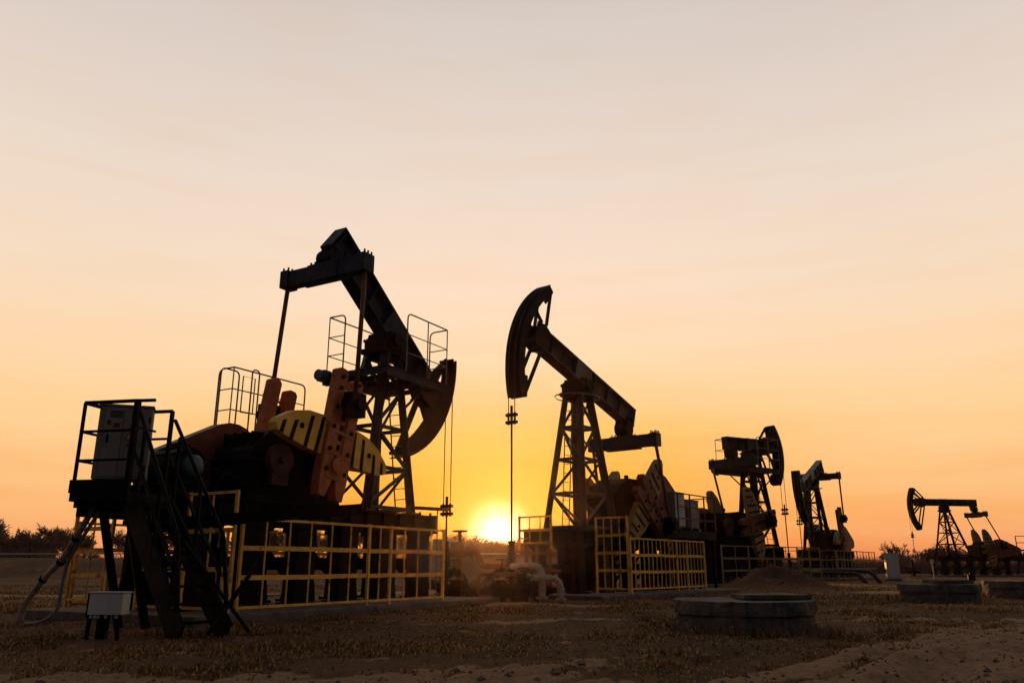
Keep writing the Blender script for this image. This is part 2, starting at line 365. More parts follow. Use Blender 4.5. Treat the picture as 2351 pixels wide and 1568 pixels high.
# ---------------------------------------------------------------- pumpjack
def railing(mb,path,z0,z1,levels,r=.022,step=1.2,round_=.18,closed_ends=True):
    # one bent hand rail with posts, intermediate rails
    P=[Vector((x,y,0)) for x,y in path]
    top=[(P[0].x,P[0].y,z0)]+[(p.x,p.y,z1) for p in P]+[(P[-1].x,P[-1].y,z0)]
    mb.tube(bend(top,[round_]*2+[.03]*(len(top)-4)+[round_]*2,5),r,7)
    for l in levels: mb.tube([(p.x,p.y,l) for p in P],r*.75,6)
    for a,b in zip(P[:-1],P[1:]):
        L=(b-a).length; k=max(1,round(L/step))
        for i in range(1,k): p=a.lerp(b,i/k); mb.tube([(p.x,p.y,z0),(p.x,p.y,z1)],r*.8,6)
    for p in P[1:-1]: mb.tube([(p.x,p.y,z0),(p.x,p.y,z1)],r*.8,6)
def pumpjack(label,pos,deg,a=3.45,zp=7.4,phi=-37.5,rear=3.4,skid=2.4,shaft=(-6.6,3.35),crank=80,eq=(-6.05,8.75),eqL=1.38,tw=(-2.7,-4.7,.65),head='solid',hd=1.25,aUL=None,bt='navy',pw=.62,bd=None,
             plat=False,ring=False,cwcol='cwyellow',far=False,skx=-11.2,slab=True,gb='box'):
    R0=thing('pumpjack',label,'pumpjack',(pos[0],pos[1],0),R(deg),'pumpjacks in the oilfield')
    n8=10 if far else 16
    pv=Vector((-a,0,zp)); ph=R(phi); ex=Vector((math.cos(ph),0,math.sin(ph))); ez=Vector((-math.sin(ph),0,math.cos(ph)))
    B=lambda u,v_,y=0: pv+ex*u+ez*v_+Vector((0,y,0))
    # --- concrete/steel pedestals
    zs=skid-.46
    xs=[-2.5,-4.0,-5.55,-7.05,-8.6,-10.1]
    for i,x in enumerate(xs):
        m=MB()
        for s in(-1,1):
            m.box((x,s*.78,(zs+.12)/2),(pw,.34,zs-.12))
            m.box((x,s*.78,zs-.05),(pw+.16,.46,.1)); m.box((x,s*.78,.16),(pw+.24,.54,.12))
            m.prism([(x+pw/2,.22),(x+pw/2+.22,.22),(x+pw/2,zs-.35)],s*.78-.04,s*.78+.04)
            m.prism([(x-pw/2,.22),(x-pw/2-.18,.22),(x-pw/2,zs-.6)],s*.78-.04,s*.78+.04)
        m.box((x,0,zs*.55),(.22,1.3,.3))
        m.beam((x,-.7,.4),(x,.7,zs-.2),.1)
        m.build('pedestal',M['dark'],R0,bevel=.01)
    if slab:
        m=MB(); m.box((-6.2,0,.06),(10.4,5.2,.2)); m.build('foundation_slab',M['slab'],R0,bevel=.03)
    # --- skid
    m=MB()
    for s in(-1,1):
        m.ibeam((-1.95,s*.82,skid-.23),(skx,s*.82,skid-.23),.26,.46,.03)
        for i in range(14):
            x=-2.2-i*(abs(skx)-2.4)/13; m.box((x,s*.82,skid-.23),(.02,.24,.40))
    for x in(-2.05,-3.7,-5.3,-7,-8.8,-10.2,skx+.1): m.ibeam((x,-.69,skid-.24),(x,.69,skid-.24),.2,.38,.025)
    for x in (-2.0,-2.5,-4.4,-4.9,-5.6,-6.2): m.bolts([(x,s*.82,skid) for s in(-1,1)],(0,0,1),.035,.09)
    m.b2((-1.94,-.97,skid-.5),(-1.88,.97,skid+.02))
    m.build('base_frame',M['dark'],R0)
    # --- tower
    bx0,bx1,by=tw; tx=.30; ty=.28; zt=zp-.42
    legs={}
    for sx,bx,k in((1,bx0,0),(-1,bx1,1)):
        for s in(-1,1):
            p=Vector((bx,s*by,skid)); q=Vector((-a+sx*tx,s*ty,zt)); legs[(k,s)]=(p,q)
            m=MB(); w=.17 if k==0 else .22
            m.beam(p,q,w,.03,(0,1,0)); m.beam(p+Vector((0,s*w*.42,0)),q+Vector((0,s*w*.42,0)),.03,w,(0,1,0)); m.beam(p,q,w*.75,w*.75)
            m.box(p+Vector((0,0,.03)),(.42,.36,.06)); m.prism([(p.x-.25,skid),(p.x+.25,skid),(p.x,skid+.5)],p.y-.012,p.y+.012)
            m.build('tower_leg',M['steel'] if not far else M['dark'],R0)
    m=MB(); L=lambda k,s,t: legs[(k,s)][0].lerp(legs[(k,s)][1],t)
    ts=[.03,.27,.52,.76]
    for t in ts:
        for s in(-1,1): m.beam(L(0,s,t),L(1,s,t),.08,.1)
        for k in(0,1): m.beam(L(k,-1,t),L(k,1,t),.08,.1)
    for i,(t0,t1) in enumerate(zip(ts,ts[1:]+[.97])):
        for s in(-1,1):
            (p,q)=(L(0,s,t0),L(1,s,t1)) if (i+(s>0))%2 else (L(1,s,t0),L(0,s,t1)); m.beam(p,q,.075,.075)
        for k in(0,1):
            (p,q)=(L(k,-1,t0),L(k,1,t1)) if i%2 else (L(k,1,t0),L(k,-1,t1)); m.beam(p,q,.06,.06)
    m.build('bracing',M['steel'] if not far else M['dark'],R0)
    m=MB(); m.box((-a,0,zt+.06),(1.0,.86,.16)); m.box((-a,0,zt-.08),(.76,.7,.16))
    m.box((-a,0,zp-.14),(.62,.95,.3)); m.cyl((-a,-.56,zp),(-a,.56,zp),.2,n8); m.box((-a,0,zp+.06),(.5,.44,.2))
    for s in(-1,1): m.prism([(-a-.34,zt+.1),(-a+.34,zt+.1),(-a+.2,zp+.24),(-a-.2,zp+.24)],s*.34-.09,s*.34+.09)
    m.bolts([(-a+sx*.28,s*.5,zp-.02) for sx in(-1,1) for s in(-1,1)],(0,0,1),.04,.1)
    m.build('saddle_bearing',M['dark'],R0,bevel=.012)
    # ladder on far front face
    m=MB(); p0=L(0,-1,0)+Vector((.14,.25,0)); p1=L(0,-1,1)+Vector((.14,.1,0)); 
    if not plat: p0=L(1,-1,0).lerp(L(0,-1,0),.35)+Vector((0,.05,0)); p1=L(1,-1,1).lerp(L(0,-1,1),.35)
    off=Vector((0,.4,0)) if plat else Vector((.42,0,0))
    m.tube([p0,p1],.022,6); m.tube([p0+off,p1+off],.022,6)
    for i in range(15):
        t=(i+.5)/15; m.tube([p0.lerp(p1,t),p0.lerp(p1,t)+off],.014,5)
    m.build('ladder',M['rail'],R0)
    # --- walking beam
    bd=bd or (.70 if far else .86); bc=.5
    m=MB(); m.ibeam(B(-rear,bc),B(a-1.15,bc),.46,bd,.035,ez)
    for u in np.arange(-rear+.15,a-1.2,.95):
        for s in(-1,1):
            c,r_,_=m.fr(B(u-.01,bc,s*.1),B(u+.01,bc,s*.1),ez); m.box(c,(.022,.17,bd-.07),r_)
    c,r_,_=m.fr(B(-.45,bc),B(.45,bc),ez); m.box(c,(1.0,.44,bd*.94),r_)
    m.bolts([B(u,bc+bd/2,s*.14) for u in(-.4,-.2,.2,.4) for s in(-1,1)],ez,.03,.05)
    c,r_,_=m.fr(B(-rear-.012,bc),B(-rear+.012,bc),ez); m.box(c,(.03,.42,bd+.02),r_)
    m.build('walking_beam',M[bt],R0)
    # --- horsehead
    rr=a; rim=.34; aU=R(40 if head=='solid' else 38); aL=R(-38 if head=='solid' else -33); NN=20
    if aUL: aU,aL=R(aUL[0]),R(aUL[1])
    hm=MB()
    hw=.26
    u0=a-hd; 
    def hp(u,v_): return (pv+ex*u+ez*v_)
    arcO=[(rr*math.cos(aL+(aU-aL)*i/NN),rr*math.sin(aL+(aU-aL)*i/NN)) for i in range(NN+1)]
    arcI=[((rr-rim)*math.cos(aL+(aU-aL)*i/NN),(rr-rim)*math.sin(aL+(aU-aL)*i/NN)) for i in range(NN+1)]
    def solid(poly,y0,y1): # polygon in u,v
        n=len(poly); vs=[tuple(hp(u,v_)+Vector((0,y0,0))) for u,v_ in poly]+[tuple(hp(u,v_)+Vector((0,y1,0))) for u,v_ in poly]
        hm._add(vs,[tuple(range(n)),tuple(range(n,2*n))[::-1]]+[(i,i+n,(i+1)%n+n,(i+1)%n) for i in range(n)])
    for i in range(NN):
        quad=[arcO[i],arcO[i+1],arcI[i+1],arcI[i]]
        solid([arcO[i],arcO[i+1],(arcO[i+1][0]*.992,arcO[i+1][1]*.992),(arcO[i][0]*.992,arcO[i][1]*.992)],-hw-.03,hw+.03)
        if head=='solid': solid(quad,-.05,.05)
        else:
            for s in(-1,1): solid(quad,s*hw-.02,s*hw+.02)
    def bar(p,q,w,y0,y1):
        p=Vector(p);q=Vector(q);d=(q-p).normalized();n_=Vector((-d.y,d.x))*w/2
        solid([p+n_,q+n_,q-n_,p-n_],y0,y1)
    tU=arcI[-1]; tL=arcI[0]; bU=(u0+.05,bc+bd/2+.1); bL=(u0+.05,bc-bd/2-.12)
    mU=((arcO[-1][0]+arcI[-1][0])/2,(arcO[-1][1]+arcI[-1][1])/2); mL=((arcO[0][0]+arcI[0][0])/2,(arcO[0][1]+arcI[0][1])/2)
    for s in((-1,1) if head!='solid' else (0,)):
        y0,y1=(s*hw-.018,s*hw+.018) if s else (-.035,.035)
        bar(bU,mU,.15 if head!='solid' else .2,y0,y1); bar(bL,mL,.15 if head!='solid' else .2,y0,y1)
        # cheek plate carrying the beam
        solid([bU,(a-.75,bc+bd/2+.02),(a-.75,bc-bd/2-.02),bL,(u0-.25,bc-bd/2),(u0-.25,bc+bd/2)],s*(hw-.03)-(.018 if s else .22),s*(hw-.03)+(.018 if s else .22))
        if head=='solid':
            # web plates, leaving a small upper window and a large lower one
            nq=len(arcI)-1
            for i in range(nq):
                t=(i+.5)/nq
                def back(tt):
                    if tt>.5: k=(tt-.56)/.44; k=max(0,min(1,k)); return (bU[0]+(mU[0]-bU[0])*k,bU[1]+(mU[1]-bU[1])*k)
                    k=1-min(1,tt/.38); return (bL[0]+(mL[0]-bL[0])*k,bL[1]+(mL[1]-bL[1])*k)
                t0,t1=i/nq,(i+1)/nq; q0,q1=back(t0),back(t1); p0_,p1_=arcI[i],arcI[i+1]
                lerp=lambda a_,b_,k:(a_[0]+(b_[0]-a_[0])*k,a_[1]+(b_[1]-a_[1])*k)
                if .07<t<.40: # big lower opening: keep only the band next to the rim
                    k=.22; solid([p0_,p1_,lerp(p1_,q1,k),lerp(p0_,q0,k)],y0,y1)
                elif .68<t<.84:
                    solid([p0_,p1_,lerp(p1_,q1,.15),lerp(p0_,q0,.15)],y0,y1); solid([lerp(p0_,q0,.6),lerp(p1_,q1,.6),q1,q0],y0,y1)
                else: solid([p0_,p1_,q1,q0],y0,y1)
        else:
            for t,vv in ((.70,.42),(.40,-.15)):
                i=int(t*NN); bar((u0+.3,bc+vv),arcI[i],.16,y0,y1)
            bar((u0+.35,bc+.36),(a-.36,bc+.9),.1,y0,y1)
            bar(mU,(arcI[-4][0],arcI[-4][1]),.3,y0,y1); bar(mL,(arcI[3][0],arcI[3][1]),.3,y0,y1)
    for p in (bU,bL,mU,mL): hm.tube([hp(*p)-Vector((0,hw,0)),hp(*p)+Vector((0,hw,0))],.05,8)
    hh=hm.build('horsehead',M['brown'] if head=='solid' else M['dark'],R0)
    # bridle wires and carrier bar
    m=MB(); zc=2.72 if phi<0 else 5.6
    if phi>-30 and phi<10: zc=4.1
    for s in(-1,1):
        pts=[(-a+rr*1.006*math.cos(t),s*.13,zp+rr*1.006*math.sin(t)) for t in np.linspace(ph+aU*.9,max(0,ph+aL),14)]
        pts.append((.02,s*.13,zc+.1)); m.tube(pts,.016,6)
    m.build('bridle_wire',M['steel'],R0)
    m=MB(); m.box((.02,0,zc+.12),(.13,.42,.09)); m.box((.02,0,zc-.12),(.13,.42,.09)); m.cyl((.02,0,zc-.2),(.02,0,zc+.42),.045,8)
    for s in(-1,1): m.cyl((.02,s*.13,zc-.2),(.02,s*.13,zc+.2),.035,8)
    m.build('carrier_bar',M['dark'],R0)
    m=MB(); m.cyl((.02,0,.9),(.02,0,zc),.032,8); m.build('polished_rod',M['steel'],R0,smooth=True)
    # --- equaliser and hanger bearing
    rb=B(-rear+.4,bc-bd/2); e=Vector((eq[0],0,eq[1]))
    m=MB(); m.beam(rb+Vector((0,-.16,.05)),e+Vector((0,-.16,.2)),.07,.4,(1,0,0)); m.beam(rb+Vector((0,.16,.05)),e+Vector((0,.16,.2)),.07,.4,(1,0,0))
    mid=rb.lerp(e+Vector((0,0,.25)),.45); m.cyl(mid-Vector((0,.26,0)),mid+Vector((0,.26,0)),.3,n8); m.box(mid,(.5,.36,.42))
    m.box(rb,(.55,.42,.16)); m.bolts([rb+Vector((sx*.2,s*.24,-.2)) for sx in(-1,1) for s in(-1,1)],(0,0,1),.035,.4)
    m.build('hanger_bearing',M['dark'],R0)
    m=MB(); m.box((eq[0],0,eq[1]),(.30,eqL*2+.12,.46)); m.box((eq[0],0,eq[1]+.0),(.34,1.1,.5)); m.box((eq[0],0,eq[1]-.27),(.2,1.5,.06))
    for s in(-1,1):
        m.box((eq[0],s*eqL,eq[1]),(.42,.3,.5)); m.bolts([(eq[0]+dx,s*eqL+dy,eq[1]+.22) for dx in(-.14,.0,.14) for dy in(-.09,.09)],(0,0,1),.03,.13)
    m.bolts([(eq[0]+dx,dy,eq[1]+.2) for dx in(-.12,.12) for dy in(-.45,-.3,.3,.45)],(0,0,1),.03,.13)
    m.build('equalizer_beam',M['navy'],R0,bevel=.012)
    # --- cranks, counterweights, pitmans
    ca=R(crank); cx=Vector((math.cos(ca),0,math.sin(ca))); cz=Vector((-math.sin(ca),0,math.cos(ca))); sh=Vector((shaft[0],0,shaft[1]))
    yc=eqL-.22
    for s in(-1,1):
        K=lambda u,v_,y: sh+cx*u+cz*v_+Vector((0,s*y,0))
        m=MB()
        def pl(poly,y0,y1,mm=None):
            mm=mm or m; n=len(poly); vs=[K(u,v_,y0) for u,v_ in poly]+[K(u,v_,y1) for u,v_ in poly]
            mm._add(vs,[tuple(range(n)),tuple(range(n,2*n))[::-1]]+[(i,i+n,(i+1)%n+n,(i+1)%n) for i in range(n)])
        # two long rails joined by webs, forked foot below the shaft
        for v0,v1 in((.14,.47),(-.47,-.14)):
            t_=2.42 if v0>0 else 2.3
            pl([(-.35,v0),(t_-.08,v0),(t_,v0+.08),(t_,v1-.06),(t_-.06,v1),(-.35,v1)],yc-.13,yc+.13)
        pl([(-.35,-.145),(1.42,-.145),(1.42,.145),(-.35,.145)],yc-.07,yc+.09)
        pl([(-.8,-.42),(-.34,-.47),(-.34,-.05),(-.8,-.2)],yc-.13,yc+.13); pl([(-.8,.2),(-.34,.05),(-.34,.47),(-.8,.42)],yc-.13,yc+.13)
        pl([(-.36,-.3),(-.1,-.3),(-.1,.3),(-.36,.3)],yc-.15,yc+.15)
        for u in(.25,.8,1.3,1.95): pl([(u-.03,-.47),(u+.03,-.47),(u+.03,.47),(u-.03,.47)],yc+.11,yc+.145)
        m.cur=1
        for u in(-.15,.35,.9,1.4,1.9,2.2):
            for v_ in(-.32,.32): m.tube([K(u,v_,yc+.12),K(u,v_,yc+.17)],.055,8)
        for u in(.45,.7,.95,1.2): pl([(u-.07,-.06),(u+.07,-.06),(u+.07,.06),(u-.07,.06)],yc+.08,yc+.1)
        m.cur=0; m.tube([K(0,0,yc-.2),K(0,0,yc+.22)],.2,n8)
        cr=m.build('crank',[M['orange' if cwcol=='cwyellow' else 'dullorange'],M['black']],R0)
        # leaf counterweights either side
        for g in(-1,1):
            w=MB(); 
            poly=[(.02,.44),(.80,.46),(.95,.62),(.90,1.1),(.74,1.55),(.45,1.95),(.30,2.02),(.16,1.95),(.10,1.7),(.02,1.0)]
            so_=.15 if s<0 else -.28; poly=[(u+so_,g*v_) for u,v_ in poly]
            pl(poly,yc-.24,yc+.02,w)
            w.cur=1
            for c0 in(.60,.96,1.44,1.76):
                top=.93-.55*max(0,c0-.8); pp=[(.05,c0),(top+.02,c0-.07),(top-.02,c0+.05),(.05,c0+.12)]
                if c0>1.6: pp=[(.16,c0),(.50,c0-.03),(.44,c0+.08),(.16,c0+.12)]
                pl([(u+so_-.03,g*v_) for u,v_ in pp],yc+.01,yc+.026,w)
            w.tube([K(.47+so_,g*1.24,yc-.02),K(.47+so_,g*1.24,yc+.035)],.07,10)
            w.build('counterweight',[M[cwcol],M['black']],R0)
        pin=K(1.55,-.05,yc)
        m=MB(); m.tube([K(1.55,-.05,yc+.05),K(1.55,-.05,yc+.5)],.27,n8); m.tube([K(1.55,-.05,yc+.45),K(1.55,-.05,yc+.6)],.16,n8); m.box(K(1.55,-.05,yc+.34),(.5,.3,.6)); m.build('wrist_pin_bearing',M['dark'],R0)
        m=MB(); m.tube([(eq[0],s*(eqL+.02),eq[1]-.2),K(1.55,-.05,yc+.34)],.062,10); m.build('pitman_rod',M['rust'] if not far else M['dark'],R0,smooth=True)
    # --- gearbox
    m=MB(); gx=shaft[0]; gzc=shaft[1]
    if gb=='box':
        m.prism([(gx-2.1,skid+.02),(gx+.62,skid+.02),(gx+.66,gzc+.3),(gx+.35,gzc+.7),(gx-.4,gzc+.82),(gx-1.5,gzc+.72),(gx-2.05,gzc+.2)],-.62,.62)
    else:
        m.prism([(gx-1.7,skid+.02),(gx+1.2,skid+.02),(gx+1.25,gzc+.1),(gx+.95,gzc+.45),(gx+.4,gzc+.72),(gx-.6,gzc+.72),(gx-1.3,gzc+.5),(gx-1.7,gzc+.1)],-.66,.66)
    for k in(-.45,-.15,.15,.45): m.box((gx-.7,k,gzc+.3),(2.5,.03,.7))
    m.box((gx-.7,0,gzc-.02),(2.85,1.36,.09)); m.box((gx-.7,0,skid+.08),(3.0,1.5,.12))
    m.cyl((gx,-.86,gzc),(gx,.86,gzc),.24,n8); m.cyl((gx-1.45,-.78,gzc),(gx-1.45,.95,gzc),.16,n8)
    for s in(-1,1): m.cyl((gx,s*.6,gzc),(gx,s*.72,gzc),.42,n8); m.cyl((gx-.75,s*.6,gzc),(gx-.75,s*.7,gzc),.3,n8); m.cyl((gx-1.45,s*.6,gzc),(gx-1.45,s*.7,gzc),.24,n8)
    m.bolts([(gx-1.9+i*.3,s*.66,gzc+.02) for i in range(9) for s in(-1,1)],(0,0,1),.025,.07)
    m.cyl((gx-.6,0,gzc+.78),(gx-.6,0,gzc+.95),.09,8)
    m.build('gearbox',M['dark'],R0,bevel=.012)
    m=MB(); m.cyl((gx-1.45,-.98,gzc),(gx-1.45,-.8,gzc),.36,20); m.box((gx-1.45,-.9,gzc-.42),(.5,.12,.3)); m.cyl((gx-1.45,-1.06,gzc),(gx-1.45,-.96,gzc),.09,10)
    m.build('brake_drum',M['rust2'],R0)
    # --- belt guard (far side of P1) : two arcs joined by tangents
    m=MB(); g0=Vector((gx-1.45,gzc)); g1=Vector((gx-3.55,skid+.62)); r0,r1=.98,.34
    for rr0,rr1,ya,yb in((r0,r1,.74,.78),(r0,r1,1.02,1.05)):
        pts=[(g0.x+rr0*math.cos(t),g0.y+rr0*math.sin(t)) for t in np.linspace(R(-85),R(112),14)]+[(g1.x+rr1*math.cos(t),g1.y+rr1*math.sin(t)) for t in np.linspace(R(112),R(262),8)]
        m.prism(pts,ya,yb)
    ptsO=[Vector((p[0],0,p[1])) for p in pts]
    for p,qv in zip(ptsO,ptsO[1:]+[ptsO[0]]): m.beam((p.x,.9,p.z),(qv.x,.9,qv.z),.34,.02,(0,0,1) if abs((qv-p).normalized().z)<.95 else (1,0,0))
    m.build('belt_guard',M['guard'],R0)
    # --- motor on its rails
    mx=gx-3.5; mz=skid+.62
    m=MB(); m.cyl((mx,-.45,mz),(mx,.55,mz),.40,20)
    for k in range(10):
        t=2*math.pi*k/10; m.box((mx+.41*math.cos(t),.05,mz+.41*math.sin(t)),(.05,.8,.03),Matrix.Rotation(-t,3,'Y'))
    m.cyl((mx,.5,mz),(mx,.92,mz),.06,10); m.box((mx,.05,mz-.42),(.7,.7,.1)); m.box((mx,.05,skid+.09),(1.5,1.3,.14)); m.box((mx+.1,.1,mz+.42),(.3,.3,.2))
    for s in(-1,1): m.beam((mx-.7,s*.4,skid+.06),(mx-.5,s*.4,skid+.5),.08)
    mo=m.build('motor',M['dark'],R0)
    m=MB(); m.tube([(mx,-.45,mz),(mx,-.6,mz),(mx,-.66,mz)],[.24,.23,.15],20); m.build('fan_cover',M['teal'],R0,smooth=True)
    # --- cables and hoses along the drive
    if not far:
        m=MB()
        for k in range(4):
            y=-.7+.2*k; m.tube(bend([(mx+.4,y,skid+.1),(mx+.6,y-.1,skid+.55+.1*k),(mx+1.2,y,skid+.4),(gx-1.6,y*.8,skid+.12)],.3),.028,6)
        m.build('drive_cable',M['dark'],R0)
    if plat:
        # work platform round the tower head
        m=MB(); zd=6.32; x0,x1=-4.55,-1.75
        for s in(-1,1): m.ibeam((x0,s*1.05,zd-.12),(x1,s*1.05,zd-.12),.12,.28,.02); m.box(((x0+x1)/2,s*.78,zd+.02),(x1-x0,.5,.035))
        for x in(x0+.05,-3.9,-3.0,x1-.05): m.beam((x,-1.05,zd-.1),(x,1.05,zd-.1),.09,.14)
        m.box((x0+.3,0,zd+.02),(.5,1.1,.034)); m.box((x1-.3,0,zd+.02),(.5,1.1,.034))
        for s in(-1,1):
            for sx in(-1,1): m.beam((-a+sx*.9,s*1.0,zd-.15),(-a+sx*.45,s*.42,zd-.95),.07)
        m.build('work_platform',M['navy'],R0)
        m=MB(); railing(m,[(-4.5,-1.05),(-4.5,-1.0)],zd,zd+.1,[]) if False else None
        railing(m,[(-3.75,-1.1),(x1,-1.1),(x1,-.45)],zd,zd+1.72,[zd+.55,zd+1.1])
        railing(m,[(x0,.55),(x0,1.15),(x1,1.15),(x1,.5)],zd,zd+1.72,[zd+.55,zd+1.1])
        m.build('platform_railing',M['rail'],R0)
        m=MB(); m.box((x0-.05,1.2,zd-.05),(.28,.3,.3)); m.cyl((x0-.3,1.2,zd-.05),(x0-.12,1.2,zd-.05),.16,12); m.box((x0+.05,1.2,zd-.24),(.2,.1,.14)); m.build('floodlight',M['teal'],R0)
        # service cage beside the far crank
        if far: return R0
        m=MB(); zc_=4.35; railing(m,[(-7.35,2.3),(-7.35,1.75),(-4.75,1.75)],zc_,6.02,[zc_+.55,zc_+1.1])
        m.tube(bend([(-7.5,2.05,zc_),(-7.5,2.05,6.02),(-6.9,2.05,6.02),(-6.9,2.05,zc_)],.16),.022,6)
        m.tube(bend([(-6.55,1.95,zc_),(-6.55,1.95,6.15),(-6.3,1.95,6.15),(-6.3,1.95,zc_)],.14),.022,6)
        m.tube([(-7.15,1.6,zc_+.5),(-7.15,1.6,5.8),(-6.75,1.6,5.8),(-6.75,1.6,zc_+.5),(-7.15,1.6,zc_+.5)],.018,6)
        m.box((-6.05,2.1,zc_-.05),(2.9,.8,.06))
        for x in(-7.3,-4.9): m.beam((x,2.1,zc_-.06),(x,.8,skid),.08)
        m.build('service_cage',M['rail'],R0)
    if ring:
        m=MB(); m.tube([(-a+.95*math.cos(t),.0+.75*math.sin(t),zt-.02) for t in np.linspace(0,2*math.pi,29)],.022,6,False)
        for t in(.5,2.6,3.7,5.8): m.beam((-a+.3*math.cos(t),.3*math.sin(t),zt),(-a+.95*math.cos(t),.75*math.sin(t),zt),.03)
        m.build('guard_hoop',M['rail'],R0)
    return R0
P1=pumpjack('nearest and largest pumpjack, rear end raised high, orange cranks, solid brown horsehead lowered at right',(-2.08,25.75),60,plat=True)
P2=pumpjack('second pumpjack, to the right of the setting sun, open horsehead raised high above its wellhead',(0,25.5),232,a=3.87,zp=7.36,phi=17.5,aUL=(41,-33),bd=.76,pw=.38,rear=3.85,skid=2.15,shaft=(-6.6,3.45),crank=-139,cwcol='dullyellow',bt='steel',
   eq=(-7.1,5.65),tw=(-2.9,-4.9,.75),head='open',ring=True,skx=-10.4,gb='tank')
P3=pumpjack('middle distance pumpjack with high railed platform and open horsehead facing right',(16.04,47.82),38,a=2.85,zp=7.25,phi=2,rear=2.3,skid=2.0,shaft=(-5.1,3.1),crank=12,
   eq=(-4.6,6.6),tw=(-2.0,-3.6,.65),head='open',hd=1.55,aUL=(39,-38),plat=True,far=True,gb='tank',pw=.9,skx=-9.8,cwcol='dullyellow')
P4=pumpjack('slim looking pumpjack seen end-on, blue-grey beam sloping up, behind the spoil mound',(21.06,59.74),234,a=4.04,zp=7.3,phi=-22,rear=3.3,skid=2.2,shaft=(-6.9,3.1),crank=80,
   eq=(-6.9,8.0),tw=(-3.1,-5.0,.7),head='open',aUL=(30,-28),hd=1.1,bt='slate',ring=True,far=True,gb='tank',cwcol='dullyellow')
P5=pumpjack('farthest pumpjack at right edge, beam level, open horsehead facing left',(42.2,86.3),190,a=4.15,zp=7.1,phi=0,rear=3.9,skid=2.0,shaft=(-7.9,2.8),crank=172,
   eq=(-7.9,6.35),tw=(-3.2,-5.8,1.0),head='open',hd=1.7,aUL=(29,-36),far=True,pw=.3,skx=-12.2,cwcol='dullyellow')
# ---------------------------------------------------------------- fences
def L2W(pos,deg):
    a=R(deg); return lambda x,y:(pos[0]+math.cos(a)*x-math.sin(a)*y,pos[1]+math.sin(a)*x+math.cos(a)*y)
def fence(label,pos,deg,path,z0,z1,gates=(),nb=1.6,group=None,bars=.62,levels=3,m_='yellow',w=.05):
    R0=thing('safety_fence',label,'fence',(pos[0],pos[1],0),R(deg),group)
    for i,(a,b) in enumerate(zip(path[:-1],path[1:])):
        A=Vector((a[0],a[1],0)); Bv=Vector((b[0],b[1],0)); L=(Bv-A).length
        segs=[]
        pts=[0]+[g for g in nb_pts(L,nb)]+[L]
        for s0,s1 in zip(pts[:-1],pts[1:]):
            p=A.lerp(Bv,s0/L); qv=A.lerp(Bv,s1/L); k=max(2,round((s1-s0)/bars))
            m=MB(); dv=(qv-p).normalized(); p2=p+dv*.035; q2=qv-dv*.035
            for l in range(levels+1):
                z=z0+.03+(z1-z0-.06)*l/levels
                if l in(0,levels): m.beam((p2.x,p2.y,z),(q2.x,q2.y,z),w,w)
                else:
                    jz=[z+random.uniform(-.012,.012) for _ in range(3)]; c_=p2.lerp(q2,.5)
                    m.beam((p2.x,p2.y,jz[0]),(c_.x,c_.y,jz[1]),.02,.09); m.beam((c_.x,c_.y,jz[1]),(q2.x,q2.y,jz[2]),.02,.09)
            for j in range(1,k):
                c_=p.lerp(qv,j/k+random.uniform(-.004,.004)); m.beam((c_.x,c_.y,z0+.03),(c_.x,c_.y,z1-.03),.026,.026)
            m.build('gate_panel' if (s1-s0)<.95 and isinstance(nb,list) else 'fence_panel',M[m_],R0)
        for s0 in pts[:-1] if i<len(path)-2 else pts:
            p=A.lerp(Bv,s0/L); m=MB(); m.b2((p.x-.03,p.y-.03,z0-.2),(p.x+.03,p.y+.03,z1+.01)); m.build('fence_post',M[m_],R0)
    return R0
def nb_pts(L,nb):
    if isinstance(nb,(list,tuple)): return [x for x in nb if x<L]
    k=max(1,round(L/nb)); return [L*i/k for i in range(1,k)]
fence('tall yellow bar fence with gate along the near side of the largest pumpjack',(-2.08,25.75),60,[(-10.25,-2.35),(-3.5,-2.35)],.22,1.93,nb=[3.75,4.55])
fence('taller yellow fence section closing the rear of the largest pumpjack',(-2.08,25.75),60,[(-10.4,-2.3),(-10.4,.4)],.2,2.42,nb=1.4)
fence('yellow fence along the far side behind the largest pumpjack',(-2.08,25.75),60,[(-10.4,2.6),(-2.2,2.6)],.2,1.95,nb=2.0)
fence('ladder-like yellow fence section below the raised cabinet platform at far left',(-2.08,25.75),60,[(-10.55,1.2),(-10.55,2.5)],.3,2.3,nb=3,levels=4)
fence('yellow fence with narrow gate along the near side of the second pumpjack',(0,25.5),232,[(-3.45,2.2),(-9.0,2.2)],.27,1.92,nb=[3.3,4.1],bars=.3)
fence('tall narrow yellow panel standing at the front corner of the second pumpjack',(0,25.5),232,[(-3.38,2.15),(-3.38,.95)],.27,2.6,nb=3,levels=4,bars=.33)
fence('low yellow railing at the front end of the second pumpjack, beside the sun',(0,25.5),232,[(-1.75,-1.05),(-1.75,.25)],1.72,2.62,nb=3,levels=2,bars=.4)
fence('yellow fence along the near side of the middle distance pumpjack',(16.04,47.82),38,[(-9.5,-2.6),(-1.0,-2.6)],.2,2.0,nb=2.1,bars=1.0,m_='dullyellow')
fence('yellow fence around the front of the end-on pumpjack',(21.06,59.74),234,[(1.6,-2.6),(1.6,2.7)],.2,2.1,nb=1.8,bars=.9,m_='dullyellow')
fence('dull yellow fence beside the end-on pumpjack, next to the pale upright cabinet',(21.06,59.74),234,[(1.6,2.8),(-9.5,2.8)],.2,2.1,nb=1.9,bars=.9,m_='dullyellow')
